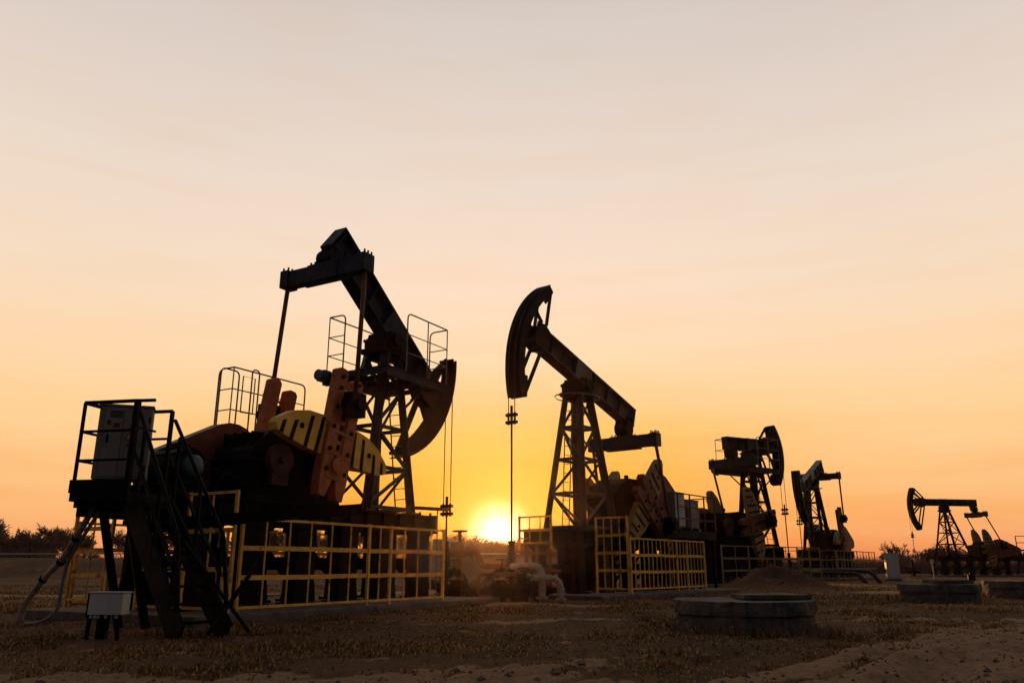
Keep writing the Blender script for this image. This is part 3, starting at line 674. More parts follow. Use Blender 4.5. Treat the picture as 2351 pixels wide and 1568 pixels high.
# ---------------------------------------------------------------- cabinet platform near P1 with stairs
PA=Vector((-7.48,13.75,0)); PB=Vector((-6.47,13.55,0)); dA=(PB-PA).normalized(); dN=Vector((-dA.y,dA.x,0)); 
ang=math.atan2(dA.y,dA.x); zdk=2.22
T=thing('cabinet_platform','dark raised steel platform with railing and steep stairs carrying the electrical cabinet, far left','platform',(PA.x,PA.y,0),ang)
wL=(PB-PA).length; wD=1.0
m=MB(); m.b2((-.03,-.03,zdk-.16),(wL+.03,wD,zdk)); m.b2((-.05,-.05,zdk-.02),(wL+.05,-.02,zdk+.2)); m.b2((-.05,-.02,zdk-.02),(-.02,wD,zdk+.2)); m.b2((0,wD-.03,zdk),(wL,wD,zdk+.2))
for y in(.1,.5,.9): m.b2((0,y-.04,zdk-.26),(wL+.1,y+.04,zdk-.16))
m.build('deck',M['dark'],T)
for (x,y,w,z1) in((0,0,.045,3.76),(wL,0,.085,3.76),(0,wD,.045,3.76),(wL,wD,.06,3.76)):
    m=MB(); m.box((x,y,(zdk-.1+z1)/2),(w,w,z1-zdk+.1)); m.build('railing_post',M['dark'],T)
m=MB()
for z,w in((3.76,.055),(3.25,.04),(2.75,.04)):
    m.beam((0,0,z),(wL,0,z),w,w); m.beam((0,0,z),(0,wD,z),w,w); m.beam((0,wD,z),(wL,wD,z),w,w)
m.beam((wL,0,3.76),(wL+.32,.02,3.76),.05)
m.beam((wL,.0,3.3),(wL+.05,wD*.5,3.3),.035)
m.build('railing',M['dark'],T)
for x,y in((.45,.2),(.45,.9),(.95,.9),(.95,.2)):
    m=MB(); m.beam((x,y,zdk-.2),(x+.35,y+.35,.0),.13); m.build('support_leg',M['dark'],T)
m=MB(); m.b2((-.0,.15,zdk-.4),(.06,.95,zdk-.2)); m.beam((1.0,0.2,1.6),(3.8,1.9,2.0),.16,.2); m.beam((1.0,1.3,1.75),(4.2,2.6,2.05),.14,.2); m.build('cross_beam',M['dark'],T)
# stairs
wa=Vector((-6.35,13.45,2.12)); wb=Vector((-6.1,14.25,2.12)); fa=Vector((-4.78,12.1,.0)); fb=Vector((-4.28,12.65,.0))
inv=Matrix.Rotation(-ang,4,'Z')@Matrix.Translation(-Vector((PA.x,PA.y,0)))
wa,wb,fa,fb=[inv@p for p in(wa,wb,fa,fb)]
for p,qv in((wa,fa),(wb,fb)):
    m=MB(); m.beam(p-Vector((0,0,.06)),qv+Vector((0,0,.02)),.05,.42); m.build('stair_stringer',M['dark'],T)
for k in range(8):
    t=(k+.6)/8.4; m=MB(); p=wa.lerp(fa,t); qv=wb.lerp(fb,t); m.beam(p,qv,.24,.035,(0,0,1)); m.build('step',M['dark'],T)
for p,qv,o0 in((wa,fa,Vector((.0,-.02,0))),(wb,fb,Vector((0,.02,0)))):
    m=MB(); up=Vector((0,0,1.42)); up2=Vector((0,0,.72))
    p0=p+up+o0; q0=p.lerp(qv,.86)+Vector((0,0,1.15))+o0; qe=p.lerp(qv,.97)+Vector((0,0,.35))+o0
    m.tube(bend([p0,q0,qe,p.lerp(qv,.86)+Vector((0,0,.1))],.12),.034,7); m.beam(p+up2+o0,p.lerp(qv,.86)+Vector((0,0,.6)),.045)
    for t in(.12,.5,.85): m.beam(p.lerp(qv,t),p.lerp(qv,t)+Vector((0,0,1.36-.2*t)),.045)
    m.build('handrail',M['dark'],T)
m=MB(); m.beam(fa+Vector((.35,.2,.05)),fb+Vector((.35,.2,1.1)),.05); m.beam(fb+Vector((.3,.15,.05)),fa.lerp(wa,.3)+Vector((0,0,1.0)),.05); m.build('stair_brace',M['dark'],T)
# the cabinet itself
ca_=thing('electrical_cabinet','tall grey electrical cabinet with orange high voltage triangle, standing on the raised platform','cabinet',(-6.97,14.2,zdk+.02),R(20))
m=MB(); m.b2((-.40,-.2,.22),(.46,.22,1.5)); m.b2((-.42,-.23,1.5),(.48,.24,1.54)); m.build('cabinet_body',M['grey'],ca_,bevel=.01)
for x in(-.33,.34):
    for y in(-.16,.16): m=MB(); m.box((x,y,.11),(.06,.06,.22)); m.build('cabinet_leg',M['dark'],ca_)
m=MB(); m.b2((-.30,-.225,.26),(.42,-.202,1.46)); m.build('cabinet_door',M['grey'],ca_,bevel=.006)
m=MB(); m.b2((-.24,-.245,.85),(-.21,-.227,1.0)); m.build('door_handle',M['dark'],ca_)
for z in(.42,1.28): m=MB(); m.cyl((.425,-.235,z-.05),(.425,-.235,z+.05),.014,8); m.build('hinge',M['dark'],ca_)
m=MB()
for k in range(6): m.b2((-.22,-.232,1.30+.022*k),(-.02,-.2265,1.309+.022*k))
m.build('vent',M['dark'],ca_)
m=MB(); m.b2((-.16,-.2305,1.12),(-.05,-.2262,1.2)); m.b2((-.26,-.2305,1.16),(-.2,-.2262,1.25)); m.build('rust_patch',M['rust'],ca_)
m=MB(); m.b2((-.005,-.2308,.27),(.001,-.2262,1.45)); m.build('door_seam',M['dark'],ca_)
# warning triangle with bolt
def tri(cx,cz,s): return [(cx-s,cz-s*.8),(cx+s,cz-s*.8),(cx,cz+s*.95)]
m=MB(); m.prism(tri(.16,1.0,.105),-.2315,-.227); m.cur=1; m.prism(tri(.16,.995,.082),-.2345,-.2318); m.cur=0
m.prism([(.175,1.05),(.145,.99),(.162,.99),(.145,.94),(.182,1.0),(.165,1.0)],-.237,-.2348)
m.cur=1; m.b2((.13,-.2345,1.14),(.19,-.227,1.21)); m.cur=0; m.b2((.10,-.2325,.80),(.21,-.227,.825))
m.build('warning_sign',[M['black'],M['warn']],ca_)
# conduit from platform to ground
def P3d(l): return [Vector(p) for p in l]
m=MB(); pth=bend(P3d([(-7.25,14.1,2.05),(-7.42,14.2,1.75),(-7.95,14.6,1.1),(-8.35,14.8,.78),(-8.75,15.0,.3),(-8.78,15.0,-.05)]),.3); m.tube(pth,.055,10)
cd=m.build('cable_conduit',M['pipe'],None,smooth=True); tag(cd,'thick pale corrugated conduit bending from the raised platform down to the grass at far left','conduit')
m=MB(); m.tube(bend(P3d([(-7.08,14.1,2.05),(-7.3,14.2,1.75),(-7.85,14.6,1.1),(-7.92,14.65,.7),(-8.0,14.8,.25),(-8.3,14.9,.05),(-8.7,14.95,.0)]),.3),.032,8)
cd=m.build('cable_conduit',M['hose'],None,smooth=True); tag(cd,'thinner dark cable hanging beside the pale conduit and looping onto the grass','cable')
for p,qv in(((-7.95,14.6,1.1),(-8.0,14.63,1.06)),((-8.33,14.79,.80),(-8.37,14.81,.76)),((-7.62,14.36,1.5),(-7.66,14.38,1.45))): m=MB(); m.tube([p,qv],.075,10); m.build('clamp',M['dark'],cd)
# junction box
J=thing('junction_box','low pale metal junction box with white insulators on a thick dark stub post, bottom left','electrical box',(-5.62,11.7,gz(-5.62,11.7)-.06),R(-3)); J.scale=(.86,.9,.95)
m=MB(); m.b2((-.28,-.12,.40),(.28,.12,.70)); m.b2((-.30,-.14,.70),(.30,.14,.72)); m.build('box_body',M['white'],J,bevel=.008)
m=MB(); m.b2((-.14,-.07,-.1),(.0,.07,.40)); m.build('stub_post',M['dark'],J,bevel=.01)
for x in(-.29,): m=MB(); m.b2((x-.03,-.1,.36),(x,.1,.71)); m.beam((x-.01,0,.4),(x-.03,.0,-.05),.05); m.build('support_leg',M['dark'],J)
m=MB(); m.beam((.16,0,.4),(.26,-.1,-.05),.05); m.build('support_leg',M['dark'],J)
for x in(-.25,-.18,-.12,.0,.17):
    m=MB(); m.tube([(x,-.06,.405),(x,-.06,.36),(x,-.06,.345)],[.018,.03,.012],10); m.build('insulator',M['white'],J,smooth=True)
# P2 rear control platform with two cabinets
T2=thing('cabinet_platform','railed steel platform behind the second pumpjack carrying two grey cabinets','platform',(0,25.5,0),R(232))
zd2=2.35; x0,x1,y0,y1=-11.9,-8.55,.2,1.45
m=MB(); m.b2((x0,y0,zd2-.12),(x1,y1,zd2)); m.b2((x0,y1-.05,zd2-.3),(x1+1,y1-.0,zd2-.12)); m.build('deck',M['dark'],T2)
for x in(x0+.1,x1-.1,-10.3):
    for y in(y0+.1,y1-.1):
        m=MB(); m.b2((x-.05,y-.05,.1),(x+.05,y+.05,zd2-.12)); m.build('support_leg',M['dark'],T2)
m=MB()
for z in(3.75,3.25,2.8):
    m.beam((x0,y1,z),(x1,y1,z),.04); m.beam((x0,y0,z),(x0,y1,z),.04); m.beam((x0,y0,z),(x1,y0,z),.04)
for x in(x0,-10.9,-9.6,x1): 
    for y in(y0,y1): m.beam((x,y,zd2),(x,y,3.75),.045)
m.build('railing',M['rust'],T2)
a_=R(232)
def l2w(x,y): return L2W((0,25.5),232)(x,y)
for (x,y,lab,mt) in((-9.0,.95,'taller pale cabinet on the left of the platform behind the second pumpjack','grey'),(-10.35,.9,'shorter blue-grey cabinet, right of the two on the platform behind the second pumpjack','steel')):
    p=l2w(x,y); cb=thing('electrical_cabinet',lab,'cabinet',(p[0],p[1],zd2),a_)
    h=1.42 if mt=='grey' else 1.2
    m=MB(); m.b2((-.45,-.35,.12),(.45,.35,h)); m.b2((-.48,-.38,h),(.48,.38,h+.04)); m.build('cabinet_body',M['grey' if mt=='grey' else 'hose'],cb,bevel=.01)
    m=MB(); m.b2((-.4,.352,.18),(.4,.37,h-.06)); m.build('cabinet_door',M['white' if mt=='grey' else 'hose'],cb)
    for sx in(-1,1):
        for sy in(-1,1): m=MB(); m.box((sx*.38,sy*.28,.06),(.07,.07,.12)); m.build('cabinet_leg',M['dark'],cb)
# small platform at the rear of P5
T5=thing('cabinet_platform','small railed platform at the far right end of the farthest pumpjack','platform',(41.79,86.26,0),R(190))
m=MB(); m.b2((-16.2,-1,2.6),(-13.0,1.,2.75)); m.build('deck',M['dark'],T5)
m=MB()
for z in(4.2,3.5): m.beam((-16.2,1,z),(-13.6,1,z),.07); m.beam((-16.2,-1,z),(-13.6,-1,z),.07); m.beam((-16.2,-1,z),(-16.2,1,z),.07)
for x in(-16.2,-14.9,-13.6):
    for y in(-1,1): m.beam((x,y,2.7),(x,y,4.2),.07)
m.build('railing',M['rust'],T5)
for x,dx in((-15.4,-1.2),(-13.8,.8),(-13.8,-1)):
    for yy in(.9,-.9): m=MB(); m.beam((x,yy,2.6),(x+dx,yy,0),.14); m.build('support_leg',M['dark'],T5)
# ---------------------------------------------------------------- wellheads and piping
def handwheel(m,c,ax,r=.16):
    c=Vector(c); m.torus(c,ax,r,.018,18,6); a=Vector(ax).normalized(); u=a.orthogonal().normalized(); w=a.cross(u)
    m.beam(c-u*r,c+u*r,.02); m.beam(c-w*r,c+w*r,.02); m.tube([c-a*.3,c+a*.03],.022,8)
def valve(m,c,ax=(1,0,0),r=.1):
    c=Vector(c); ax=Vector(ax).normalized(); m.tube([c-ax*.2,c+ax*.2],r,14); 
    for k in(-.2,.2): m.tube([c+ax*(k-.03),c+ax*(k+.03)],r*1.6,14)
    m.tube([c-Vector((0,0,r)),c+Vector((0,0,r*1.9))],r*.8,12); m.tube([c+Vector((0,0,r*1.8)),c+Vector((0,0,r*2.1))],r*1.2,12)
def wellhead(label,pos,deg,side=1,zt=1.75,big=True):
    w=thing('wellhead',label,'wellhead',(pos[0],pos[1],0),R(deg))
    m=MB(); m.tube([(0.02,0,0),(.02,0,zt)],.09,14)
    for z,r in((.12,.26),(.22,.26),(.55,.2),(.64,.2),(1.0,.17),(1.08,.17),(1.35,.13),(zt-.05,.12)): m.tube([(.02,0,z),(.02,0,z+.06)],r,16)
    m.tube([(.02,0,.3),(.02,0,.5)],.17,14); m.tube([(.02,0,1.15),(.02,0,1.3)],.13,12)
    m.build('casing_head',M['dark'],w,smooth=False)
    m=MB(); 
    for s in(-1,1): valve(m,(.02,s*.5,.42),(0,1,0),.09); m.tube([(.02,0,.42),(.02,s*.9,.42)],.06,10)
    valve(m,(.5,0,.8),(1,0,0),.08); m.tube([(0,0,.8),(.8,0,.8)],.05,10)
    m.build('gate_valve',M['dark'],w)
    for c,ax in(((.02,-1.05,.42),(0,-1,0)),((.02,1.05,.42),(0,1,0)),((.5,0,1.2),(0,0,1))):
        m=MB(); handwheel(m,c,ax,.17); m.build('handwheel',M['dark'],w)
    return w
wellhead('dark wellhead stack under the lowered horsehead at the right end of the tall yellow fence',(-2.08,25.75),60)
wellhead('reddish wellhead directly below the raised horsehead, lit by the setting sun',(0,25.5),232)
wellhead('small wellhead in front of the end-on pumpjack',(21.06,59.74),234)
wellhead('small wellhead below the farthest pumpjack',(41.79,86.26),190)
wellhead('small wellhead under the middle distance pumpjack horsehead',(16.04,47.82),38)
# horizontal arm between tower foot and clamp at P1
m=MB(); p=L2W((-2.08,25.75),60); a1=p(-2.4,-.6); a2=p(.1,0); m.beam((a1[0],a1[1],2.62),(a2[0],a2[1],2.74),.08,.1); m.tube([(p(-.9,-.3)[0],p(-.9,-.3)[1],2.65),(p(-.9,-.3)[0],p(-.9,-.3)[1],.3)],.02,6)
tag(m.build('support_bar',M['rust']),'thin horizontal steel bar reaching from the largest pumpjack to its polished rod','bar')
def pipe_run(label,pts,r,mt,flanges=(),name='pipe',cat='pipe',rad=.3):
    w=thing(name,label,cat,(pts[0][0],pts[0][1],0)); o0=Vector((pts[0][0],pts[0][1],0))
    m=MB(); m.tube(bend([Vector(p)-o0 for p in pts],rad,7),r,14); m.build('pipe_body',M[mt],w,smooth=True)
    for c,ax in flanges:
        m=MB(); c=Vector(c)-o0; ax=Vector(ax); m.tube([c-ax*.035,c-ax*.005],r*1.75,16); m.tube([c+ax*.005,c+ax*.035],r*1.75,16)
        u=ax.orthogonal().normalized(); v_=ax.cross(u)
        m.bolts([c+(u*math.cos(t)+v_*math.sin(t))*r*1.45-ax*.05 for t in np.linspace(0,5.5,8)],ax,.014,.1)
        m.build('flange',M[mt],w)
    return w
pipe_run('taller pale pipe rising from the ground and bending left, just right of the sun',[(.84,23.4,-.1),(.84,23.4,1.0),(.2,24.2,1.02),(.02,25.2,1.0)],.10,'pipe',[((.84,23.4,.16),(0,0,1))],rad=.32)
pipe_run('shorter pale pipe elbow beside the taller one, near the second pumpjack',[(1.33,22.7,-.1),(1.33,22.7,.68),(.75,23.1,.70),(.3,25.3,.7)],.085,'pipe',[((1.33,22.7,.14),(0,0,1))],rad=.3)
pipe_run('long horizontal rusty pipe on thin legs between the two wellheads, glowing red in the sun',[(-.98,24.3,.25),(-.98,24.3,.78),(-.3,24.35,.78),(.9,24.6,.78)],.055,'rust',[((-.2,24.35,.78),(1,0,0)),((.6,24.55,.78),(1,0,0))],rad=.12)
pipe_run('thin upright pipe with a foot bend left of the small handwheel valve, under the sun',[(-.70,24.3,.74),(-.70,24.3,.3),(-.5,24.2,.15),(.1,24.1,.12)],.03,'rust',rad=.12)
pipe_run('thick rusty pipe arch rising behind the fence corner, left of the sun',[(-2.1,31.,1.5),(-1.35,30.6,1.55),(-1.2,30.5,1.3),(-1.1,30.5,1.02),(1.5,30,.98)],.11,'rust',[((-1.7,30.8,1.52),(.88,-.45,0))],rad=.3)
pipe_run('rusty flow line lying low between the two pumpjacks',[(-1.9,25.2,.3),(-.6,24.8,.22),(.6,24.9,.25),(1.6,25.4,.3)],.07,'rust',[((-1.0,24.95,.26),(1,0,0))],rad=.1)
m=MB(); V=thing('gate_valve','large gate valve with flat handwheel on a tall stem, silhouetted left of the sun','valve',(-1.98,31.1,0))
m.tube([(0,0,0),(0,0,1.6)],.12,14); m.tube([(-.5,0,1.5),(.5,0,1.5)],.17,14); m.tube([(-.52,0,1.5),(-.45,0,1.5)],.27,16); m.tube([(.45,0,1.5),(.52,0,1.5)],.27,16); m.tube([(0,0,1.5),(0,0,1.78)],.16,12); m.build('valve_body',M['rust'],V)
m=MB(); m.tube([(0,0,1.7),(0,0,2.28)],.07,10); m.build('stem',M['rust'],V)
m=MB(); m.tube([(0,0,2.26),(0,0,2.32)],[.12,.12],16); m.torus((0,0,2.29),(0,0,1),.26,.035,22,8); m.beam((-.26,0,2.29),(.26,0,2.29),.05); m.beam((0,-.26,2.29),(0,.26,2.29),.05); m.build('handwheel',M['rust'],V)
def floor_valve(label,pos,ax,scale=1.):
    w=thing('gate_valve',label,'valve',(pos[0],pos[1],0)); w.scale=(scale,)*3
    m=MB(); valve(m,(0,0,.35),(1,0,0),.13); valve(m,(.45,.1,.3),(1,.2,0),.1); m.tube([(-.5,0,.35),(.9,.1,.3)],.07,10); m.box((0,0,.12),(.35,.3,.25)); m.box((.45,.1,.12),(.25,.25,.25)); m.build('valve_body',M['dark'],w)
    m=MB(); a=Vector(ax).normalized(); handwheel(m,Vector((0,0,.42))+a*.42,a,.19); m.build('handwheel',M['dark'],w)
floor_valve('dark gate valve with tilted handwheel just right of the tall yellow fence',(-1.72,24.6),(.75,-.1,.45))
floor_valve('gate valve with handwheel tilted left, directly under the sun in front of the pale pipes',(-.35,23.9),(-.6,-.3,.6))
floor_valve('stout dark valve cluster between the handwheel valve and the tall pale pipe',(.25,23.8),(.2,-.6,.6),1.15)
# red christmas tree beside P2 front
m=MB(); X=thing('valve_manifold','rusty valve manifold with flanged uprights left of the second pumpjack base','manifold',(.45,26.2,0))
for dx in(0,.35,.75): m.tube([(dx,0,0),(dx,0,1.7-.2*dx)],.06,10); [m.tube([(dx,0,z),(dx,0,z+.05)],.13,12) for z in(.4,.9,1.35)]
m.tube([(-.2,0,1.4),(1,0,1.4)],.05,10); m.tube([(-.2,0,.85),(1.1,0,.85)],.06,10); m.build('riser',M['rust'],X)
for dx in(0,.75): m=MB(); handwheel(m,(dx,0,1.86-.2*dx),(0,0,1),.17); m.build('handwheel',M['rust'],X)
# pipes at P4 foot
pipe_run('pair of pale pipe elbows at the foot of the end-on pumpjack, left one',[(22.0,51.5,-.1),(21.6,51.8,.55),(20.6,52.5,.6),(19.2,53.,.6)],.12,'steel',rad=.3)
pipe_run('pair of pale pipe elbows at the foot of the end-on pumpjack, right one',[(22.9,51.5,-.1),(22.4,51.8,.7),(21.2,52.6,.75),(19.4,53.2,.75)],.12,'steel',rad=.3)
# ---------------------------------------------------------------- concrete rings
def ring(label,pos,r,h,caph,lid):
    w=thing('concrete_ring',label,'manhole',(pos[0],pos[1],gz(*pos)-.05))
    n=72
    def rough(rad,z0,z1,k,seed):
        m=MB(); rings=[]
        for j in range(k+1):
            z=z0+(z1-z0)*j/k; row=[]
            for i in range(n):
                t=2*math.pi*i/n; jx=float(fbm(np.array([math.cos(t)*5+seed+9]),np.array([math.sin(t)*5+z*6+9]),4,seed)[0])-.45
                e=.012*random.random() if j in(0,k) else 0; e+=.05*max(0,float(vnoise(np.array([t*4.+seed]),np.array([z*9.]),seed)[0])-.8)/.2
                row.append(((rad+jx*.09-e)*math.cos(t),(rad+jx*.09-e)*math.sin(t),z+(jx*.05 if j==k else 0)))
            rings.append(row)
        vs=[p for r_ in rings for p in r_]; fs=[(j*n+i,j*n+(i+1)%n,(j+1)*n+(i+1)%n,(j+1)*n+i) for j in range(k) for i in range(n)]+[tuple((k*n)+i for i in range(n)),tuple(range(n))[::-1]]
        m._add(vs,fs); return m
    rough(r-.03,0,h-caph-.015,6,3).build('ring_wall',M['conc'],w)
    rough(r+.02,h-caph,h,3,7).build('cover_slab',M['conc'],w)
    if lid: 
        lx,ly,lw,ld,lh=lid; m=MB(); m.b2((lx-lw/2,ly-ld/2,h+.012),(lx+lw/2,ly+ld/2,h+lh)); m.build('lid',M['conc'],w,bevel=.012)
    return w
ring('large round concrete manhole ring with broken edge and square lid, right foreground',(3.88,14.05),1.13,.53,.21,(.48,.1,1.10,.9,.085))
ring('dark round concrete manhole in the middle right, behind the large foreground ring',(12.9,25.2),1.12,.56,.22,(.35,.1,1.1,.9,.12))
ring('dark round concrete manhole cut off by the right edge of the picture',(17.2,28.2),1.1,.60,.22,None)
# spoil-mound weeds
def weeds(label,cx,cy,rx,ry,n,hm,seed):
    rn=random.Random(seed); m=MB()
    for i in range(n):
        x=cx+rn.gauss(0,rx); y=cy+rn.gauss(0,ry); z=gz(x,y)-.02; h=hm*rn.uniform(.4,1); a=rn.uniform(0,6.28); l=h*rn.uniform(.1,.6)
        p=Vector((x,y,z)); tpt=p+Vector((math.cos(a)*l,math.sin(a)*l,h)); m.tube([p,p.lerp(tpt,.5)+Vector((0,0,.03)),tpt],[.006,.004,.002],3,False)
        for k in range(3):
            s=p.lerp(tpt,.45+.18*k); a2=rn.uniform(0,6.28); m.tube([s,s+Vector((math.cos(a2)*.05,math.sin(a2)*.05,.05))*hm*3],[.004,.002],3,False)
    return tag(m.build('weeds',M['bark']),label,'weeds',kind='stuff')
weeds('dry weed stalks on the spoil mound behind the large concrete ring',12.6,37.6,1.3,.8,260,.45,3)
weeds('dry weed stalks on the bare ground left of the large concrete ring',3.0,15.4,.6,.5,50,.2,5)
weeds('dry weed stalks round the pale upright cabinet',26,58,3,2,160,.6,8)
weeds('taller dry weed stems scattered across the foreground grass',-2,11.,2.6,1.3,220,.2,11)
weeds('dry weeds growing against the large foreground ring',3.9,12.8,1.0,.15,160,.28,12)
# pale upright cabinet
K=thing('utility_cabinet','pale grey upright utility cabinet standing alone in the field at right','cabinet',(27.6,60.1,0),R(-12))
m=MB(); m.b2((-.42,-.35,.15),(.42,.35,1.86)); m.b2((-.45,-.38,1.86),(.45,.38,1.92)); m.build('cabinet_body',M['white'],K,bevel=.015)
m=MB(); m.b2((-.5,-.42,-.1),(.5,.42,.14)); m.build('plinth',M['slab'],K)
m=MB(); m.b2((-.36,-.372,.25),(.36,-.352,1.8)); m.build('cabinet_door',M['white'],K)
m=MB(); m.tube([(0,0,-.1),(0,0,1.5)],.05,8); m.b2((-.12,-.03,1.2),(.12,.03,1.5)); tag(m.build('marker_post',M['white']),'thin pale marker post in the field right of the utility cabinet','post').location=(30.5,60,0)
m=MB(); m.cyl((0,0,0),(0,0,.45),.25,10); m.cyl((0,0,.45),(0,0,.6),.12,10); tag(m.build('ground_cap',M['dark']),'small dark well cap on the ground beside the marker post','cap').location=(33.2,60,0)
# ---------------------------------------------------------------- birds
for (x,y,z,fl,lab) in((-1.24,60,1+60/1829*100*1.08,1,'left of two tiny birds flying across the sun'),(-.1,60,1+60/1829*101*1.08,-1,'right of two tiny birds flying across the sun')):
    b_=thing('bird',lab,'bird',(x+ -.6,y,z),R(20*fl))
    m=MB(); m.tube([(0,-.13,0),(0,-.05,.01),(0,.05,.01),(0,.14,0)],[.005,.035,.035,.008],8); m.build('bird_body',M['dark'],b_)
    for s in(-1,1):
        m=MB(); m._add([(0,.06,.01),(0,-.05,.01),(s*.18,-.02,.10),(s*.18,.05,.11),(s*.36,-.03,.04),(0,.0,.022),(s*.18,.01,.118)],[(0,1,2,3),(3,2,4),(0,3,6,5),(1,5,6,2),(3,4,6),(2,6,4)]); m.build('wing',M['dark'],b_)
# ---------------------------------------------------------------- bare trees
def branchy(seed,h,spread,dens=1.):
    rn=random.Random(seed); tr=MB(); cr=MB()
    def grow(p,d,L,r,lev,mb):
        pts=[p]; rs=[r]; k=4 if lev<3 else 3
        for i in range(k):
            d=(d+Vector((rn.gauss(0,.16),rn.gauss(0,.16),rn.gauss(.03,.1)))).normalized(); p=p+d*L/k; pts.append(p); rs.append(r*(1-(.6 if lev<2 else .35)*(i+1)/k))
        mb.tube(pts,rs,6 if lev==0 else (4 if lev==1 else 3),False)
        if lev>=5: return
        nk={0:8,1:5,2:5,3:4,4:3}[lev]; nk=max(2,round(nk*dens))
        for i in range(nk):
            t=rn.uniform(.35,1) if lev else rn.uniform(.42,1); j=min(int(t*k),k-1); s=pts[j].lerp(pts[j+1],t*k-j)
            az=rn.uniform(0,6.283); tilt=rn.uniform(.35,.95)*spread
            ax=d.orthogonal().normalized(); ax=Matrix.Rotation(az,3,d)@ax
            nd=(Matrix.Rotation(tilt,3,ax)@d); nd.z+=.12; nd.normalize()
            grow(s,nd,L*rn.uniform(.5,.75),max(r*.52*(1-.3*t),.027),lev+1,cr)
    grow(Vector((0,0,-.2)),Vector((0,0,1)),h*.42,h*.022,0,tr)
    return tr,cr
tvars=[]
for i,(h,s,dn) in enumerate(((7.5,.95,1.0),(6.,1.05,.9),(5.,.8,.9),(4.2,1.1,.9),(5.5,.6,.85))):
    tr,cr=branchy(100+i,h,s,dn)
    me1=tr.build('trunk',M['bark']); me2=cr.build('crown',M['bark']); tvars.append((me1.data,me2.data,max(q_.co.z for q_ in me2.data.vertices))); bpy.data.objects.remove(me1); bpy.data.objects.remove(me2)
def tree(px,Y,topz,v_,label,group,sx=1.):
    X=(px-1175)/1829*Y*1.02; z0=gz(X,Y); s=(topz-z0)/tvars[v_][2]
    t=thing('bare_tree',label,'tree',(X,Y,z0-.05),random.uniform(0,6.28),group); t.scale=(s*sx,s*sx,s)
    for n_,d_ in(('trunk',tvars[v_][0]),('crown',tvars[v_][1])):
        o=bpy.data.objects.new(n_,d_); C.objects.link(o); o.parent=t
def ztop(py,Y):
    b_=(784-py)/1829; return 1+Y*(math.cos(TILT)*b_+math.sin(TILT))/(math.cos(TILT)-b_*math.sin(TILT))
tree(40,112,ztop(1180,112),0,'tallest rounded bare tree on the horizon at the far left edge','bare trees along the horizon',1.3)
for px,py,v_ in((0,1215,1),(75,1232,3),(110,1228,1),(135,1238,3),(175,1215,2),(195,1222,1),(215,1236,3),(245,1240,3),(330,1232,1),(390,1228,4)):
    tree(px,random.uniform(104,118),ztop(py-16,112),v_,'low bare tree on the left horizon behind the road embankment','bare trees along the left horizon',1.1)
for px,py,v_ in((450,1226,1),(520,1222,0),(590,1222,1),(640,1216,0),(700,1222,1),(752,1218,1),(810,1224,0),(850,1222,1),(925,1226,1),(980,1236,3)):
    tree(px,random.uniform(100,112),ztop(py-10,106),v_,'bare tree seen through the legs and fence of the largest pumpjack','bare trees behind the largest pumpjack',1.15)
tree(1055,98,ztop(1220,98),1,'rounded bare tree left of the sun behind the gate valve','bare trees along the horizon',1.25)
for px,py,v_ in((1098,1243,3),(1112,1246,4),(1128,1252,3),(1150,1258,3),(1172,1256,4),(1195,1250,3),(1215,1244,4),(1240,1240,1)):
    tree(px,random.uniform(96,104),ztop(py-14,100),v_,'small bare tree silhouetted right under the setting sun','bare trees under the sun',1.2)
for px,py,v_ in((1280,1250,3),(1330,1262,3),(1390,1262,1),(1480,1262,3),(1560,1262,3),(1620,1262,1),(1680,1268,3),(1820,1266,3),(1990,1262,3)):
    tree(px,random.uniform(120,135),ztop(py,125),v_,'low bare tree on the horizon between the pumpjacks','bare trees between the pumpjacks',1.2)
tree(2012,125,ztop(1240,125),4,'thin bare tree above the pale hut, right of the end-on pumpjack','bare trees along the horizon')
for px,py,v_ in((2072,1262,3),(2092,1255,2),(2112,1246,4),(2128,1258,1),(2145,1264,3),(2175,1270,3),(2230,1268,3),(2290,1266,3),(2340,1252,1),(2360,1256,0)):
    tree(px,random.uniform(118,130),ztop(py-6,124),v_,'low bare tree on the right horizon near the farthest pumpjack','bare trees on the right horizon',1.15)
# brush belt
def brush(label,x0,x1,Y,dY,hm,n,seed):
    hm*=1.25; rn=np.random.default_rng(seed); x=rn.uniform(x0,x1,n); y=Y+rn.uniform(-dY,dY,n); z=hgt(x,y)-.1
    h=hm*(.35+.65*fbm(x*.12,y*.12,3,seed)*1.5)*rn.uniform(.5,1.05,n); a=rn.uniform(0,6.28,n); l=h*rn.uniform(0,.45,n); w=.015+.02*rn.random(n)
    v=np.empty((n,3,3)); v[:,0]=np.stack([x-w,y,z],-1); v[:,1]=np.stack([x+w,y,z],-1); v[:,2]=np.stack([x+np.cos(a)*l,y+np.sin(a)*l,z+h],-1)
    # side twigs
    t=rn.uniform(.3,.85,n)[:,None]; c=(v[:,0]+v[:,1])/2*(1-t)+v[:,2]*t; a2=rn.uniform(0,6.28,n); l2=h*.35
    v2=np.empty((n,3,3)); v2[:,0]=c-np.array([0,0,.015]); v2[:,1]=c+np.array([0,0,.015]); v2[:,2]=c+np.stack([np.cos(a2)*l2,np.sin(a2)*l2,l2*.6],-1)
    v=np.concatenate([v,v2]); k=len(v); me=bpy.data.meshes.new('brush'); me.from_pydata(v.reshape(-1,3).tolist(),[],np.arange(k*3).reshape(-1,3).tolist()); me.materials.append(M['bark'])
    o=bpy.data.objects.new('brush',me); C.objects.link(o); tag(o,label,'brush',kind='stuff')
brush('dense leafless brush along the left horizon',-85,-2,104,7,2.7,11000,1)
brush('leafless brush under the sun in the middle of the horizon',-12,14,100,5,2.9,16000,2)
brush('leafless brush along the right horizon',8,90,124,7,2.6,22000,3)
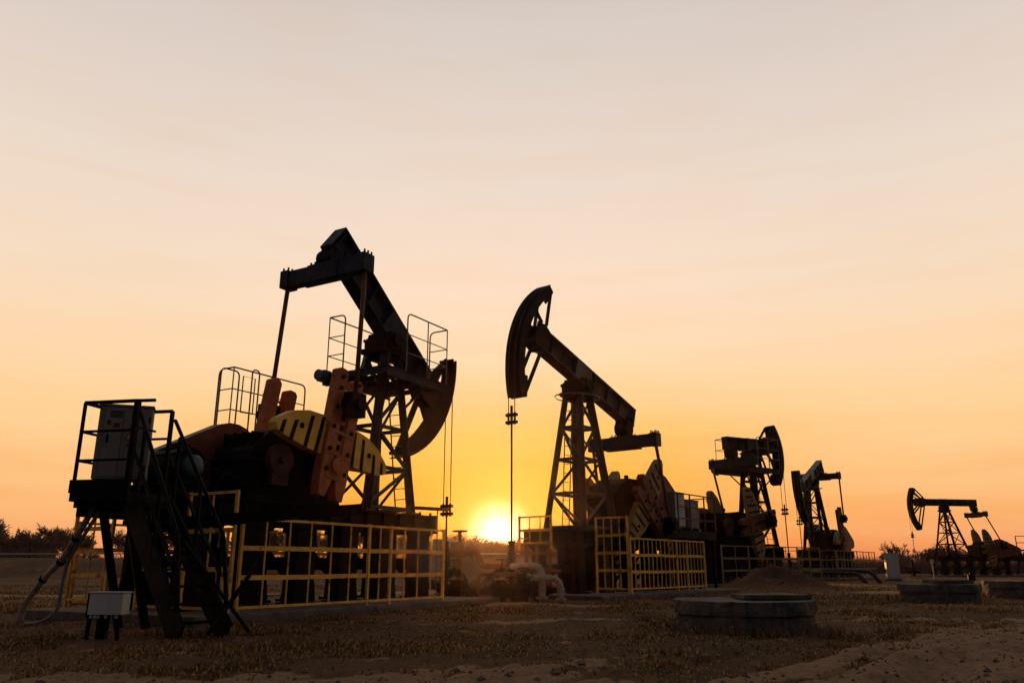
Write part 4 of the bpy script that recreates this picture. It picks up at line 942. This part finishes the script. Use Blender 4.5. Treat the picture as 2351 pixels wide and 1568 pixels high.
# distant buildings
def hut(label,px,Y,w,h,rh,mt='house'):
    X=(px-1175)/1829*Y*1.02; t=thing('house',label,'building',(X,Y,gz(X,Y)),0)
    m=MB(); m.b2((-w/2,-2.5,-.2),(w/2,2.5,h)); m.build('wall',M[mt],t)
    if rh: 
        m=MB(); m._add([(-w/2-.3,-2.8,h),(w/2+.3,-2.8,h),(w/2+.3,2.8,h),(-w/2-.3,2.8,h),(-w/2,0,h+rh),(w/2,0,h+rh)],[(0,1,5,4),(3,4,5,2),(0,4,3),(1,2,5),(0,3,2,1)]); m.build('roof',M['roof'],t)
    m=MB(); m.b2((-.5,-2.53,.2),(.4,-2.502,2.0)); m.build('door',M['roof'],t)
    m=MB(); m.b2((w/4,-2.53,1.0),(w/4+.9,-2.502,1.9)); m.build('window',M['dark'],t)
hut('low dark gabled house among the bare trees on the left horizon',122,120,5.5,2.6,1.5)
hut('pale low shed on the horizon at the right end of the tall yellow fence',1032,92,2.6,2.2,.0,'grey')
hut('small pale faint hut on the horizon right of the end-on pumpjack',2010,140,2.4,2.0,.6,'house')
# roadside barrier
m=MB(); 
BR=thing('guard_rail','long pale guard rail beside the distant road on the left','guard rail',(0,78.6,1.75))
m.beam((-120,0,.42),(5,0,.42),.04,.12); m.build('rail_beam',M['white'],BR)
for x in range(-118,6,4): m=MB(); m.box((x,.06,.2),(.08,.08,.5)); m.build('rail_post',M['steel'],BR)
# ---------------------------------------------------------------- haze
HAZE=True
if HAZE:
    m=MB(); m.b2((-230,-6,-6),(260,170,24)); hz_=m.build('haze',None); hz_.data.materials.clear()
    hm_=bpy.data.materials.new('haze_air'); hm_.use_nodes=True; hm_.node_tree.nodes.clear(); q=NT(hm_.node_tree)
    pv_=q.n('ShaderNodeVolumePrincipled'); pv_.inputs['Color'].default_value=(1,.78,.58,1); pv_.inputs['Density'].default_value=.00008; pv_.inputs['Anisotropy'].default_value=.92
    o=q.n('ShaderNodeOutputMaterial'); q.L(pv_.outputs[0],o.inputs['Volume']); hz_.data.materials.append(hm_); tag(hz_,kind='stuff')
    hz_['label']='thin warm evening haze over the oilfield'; hz_['category']='haze'
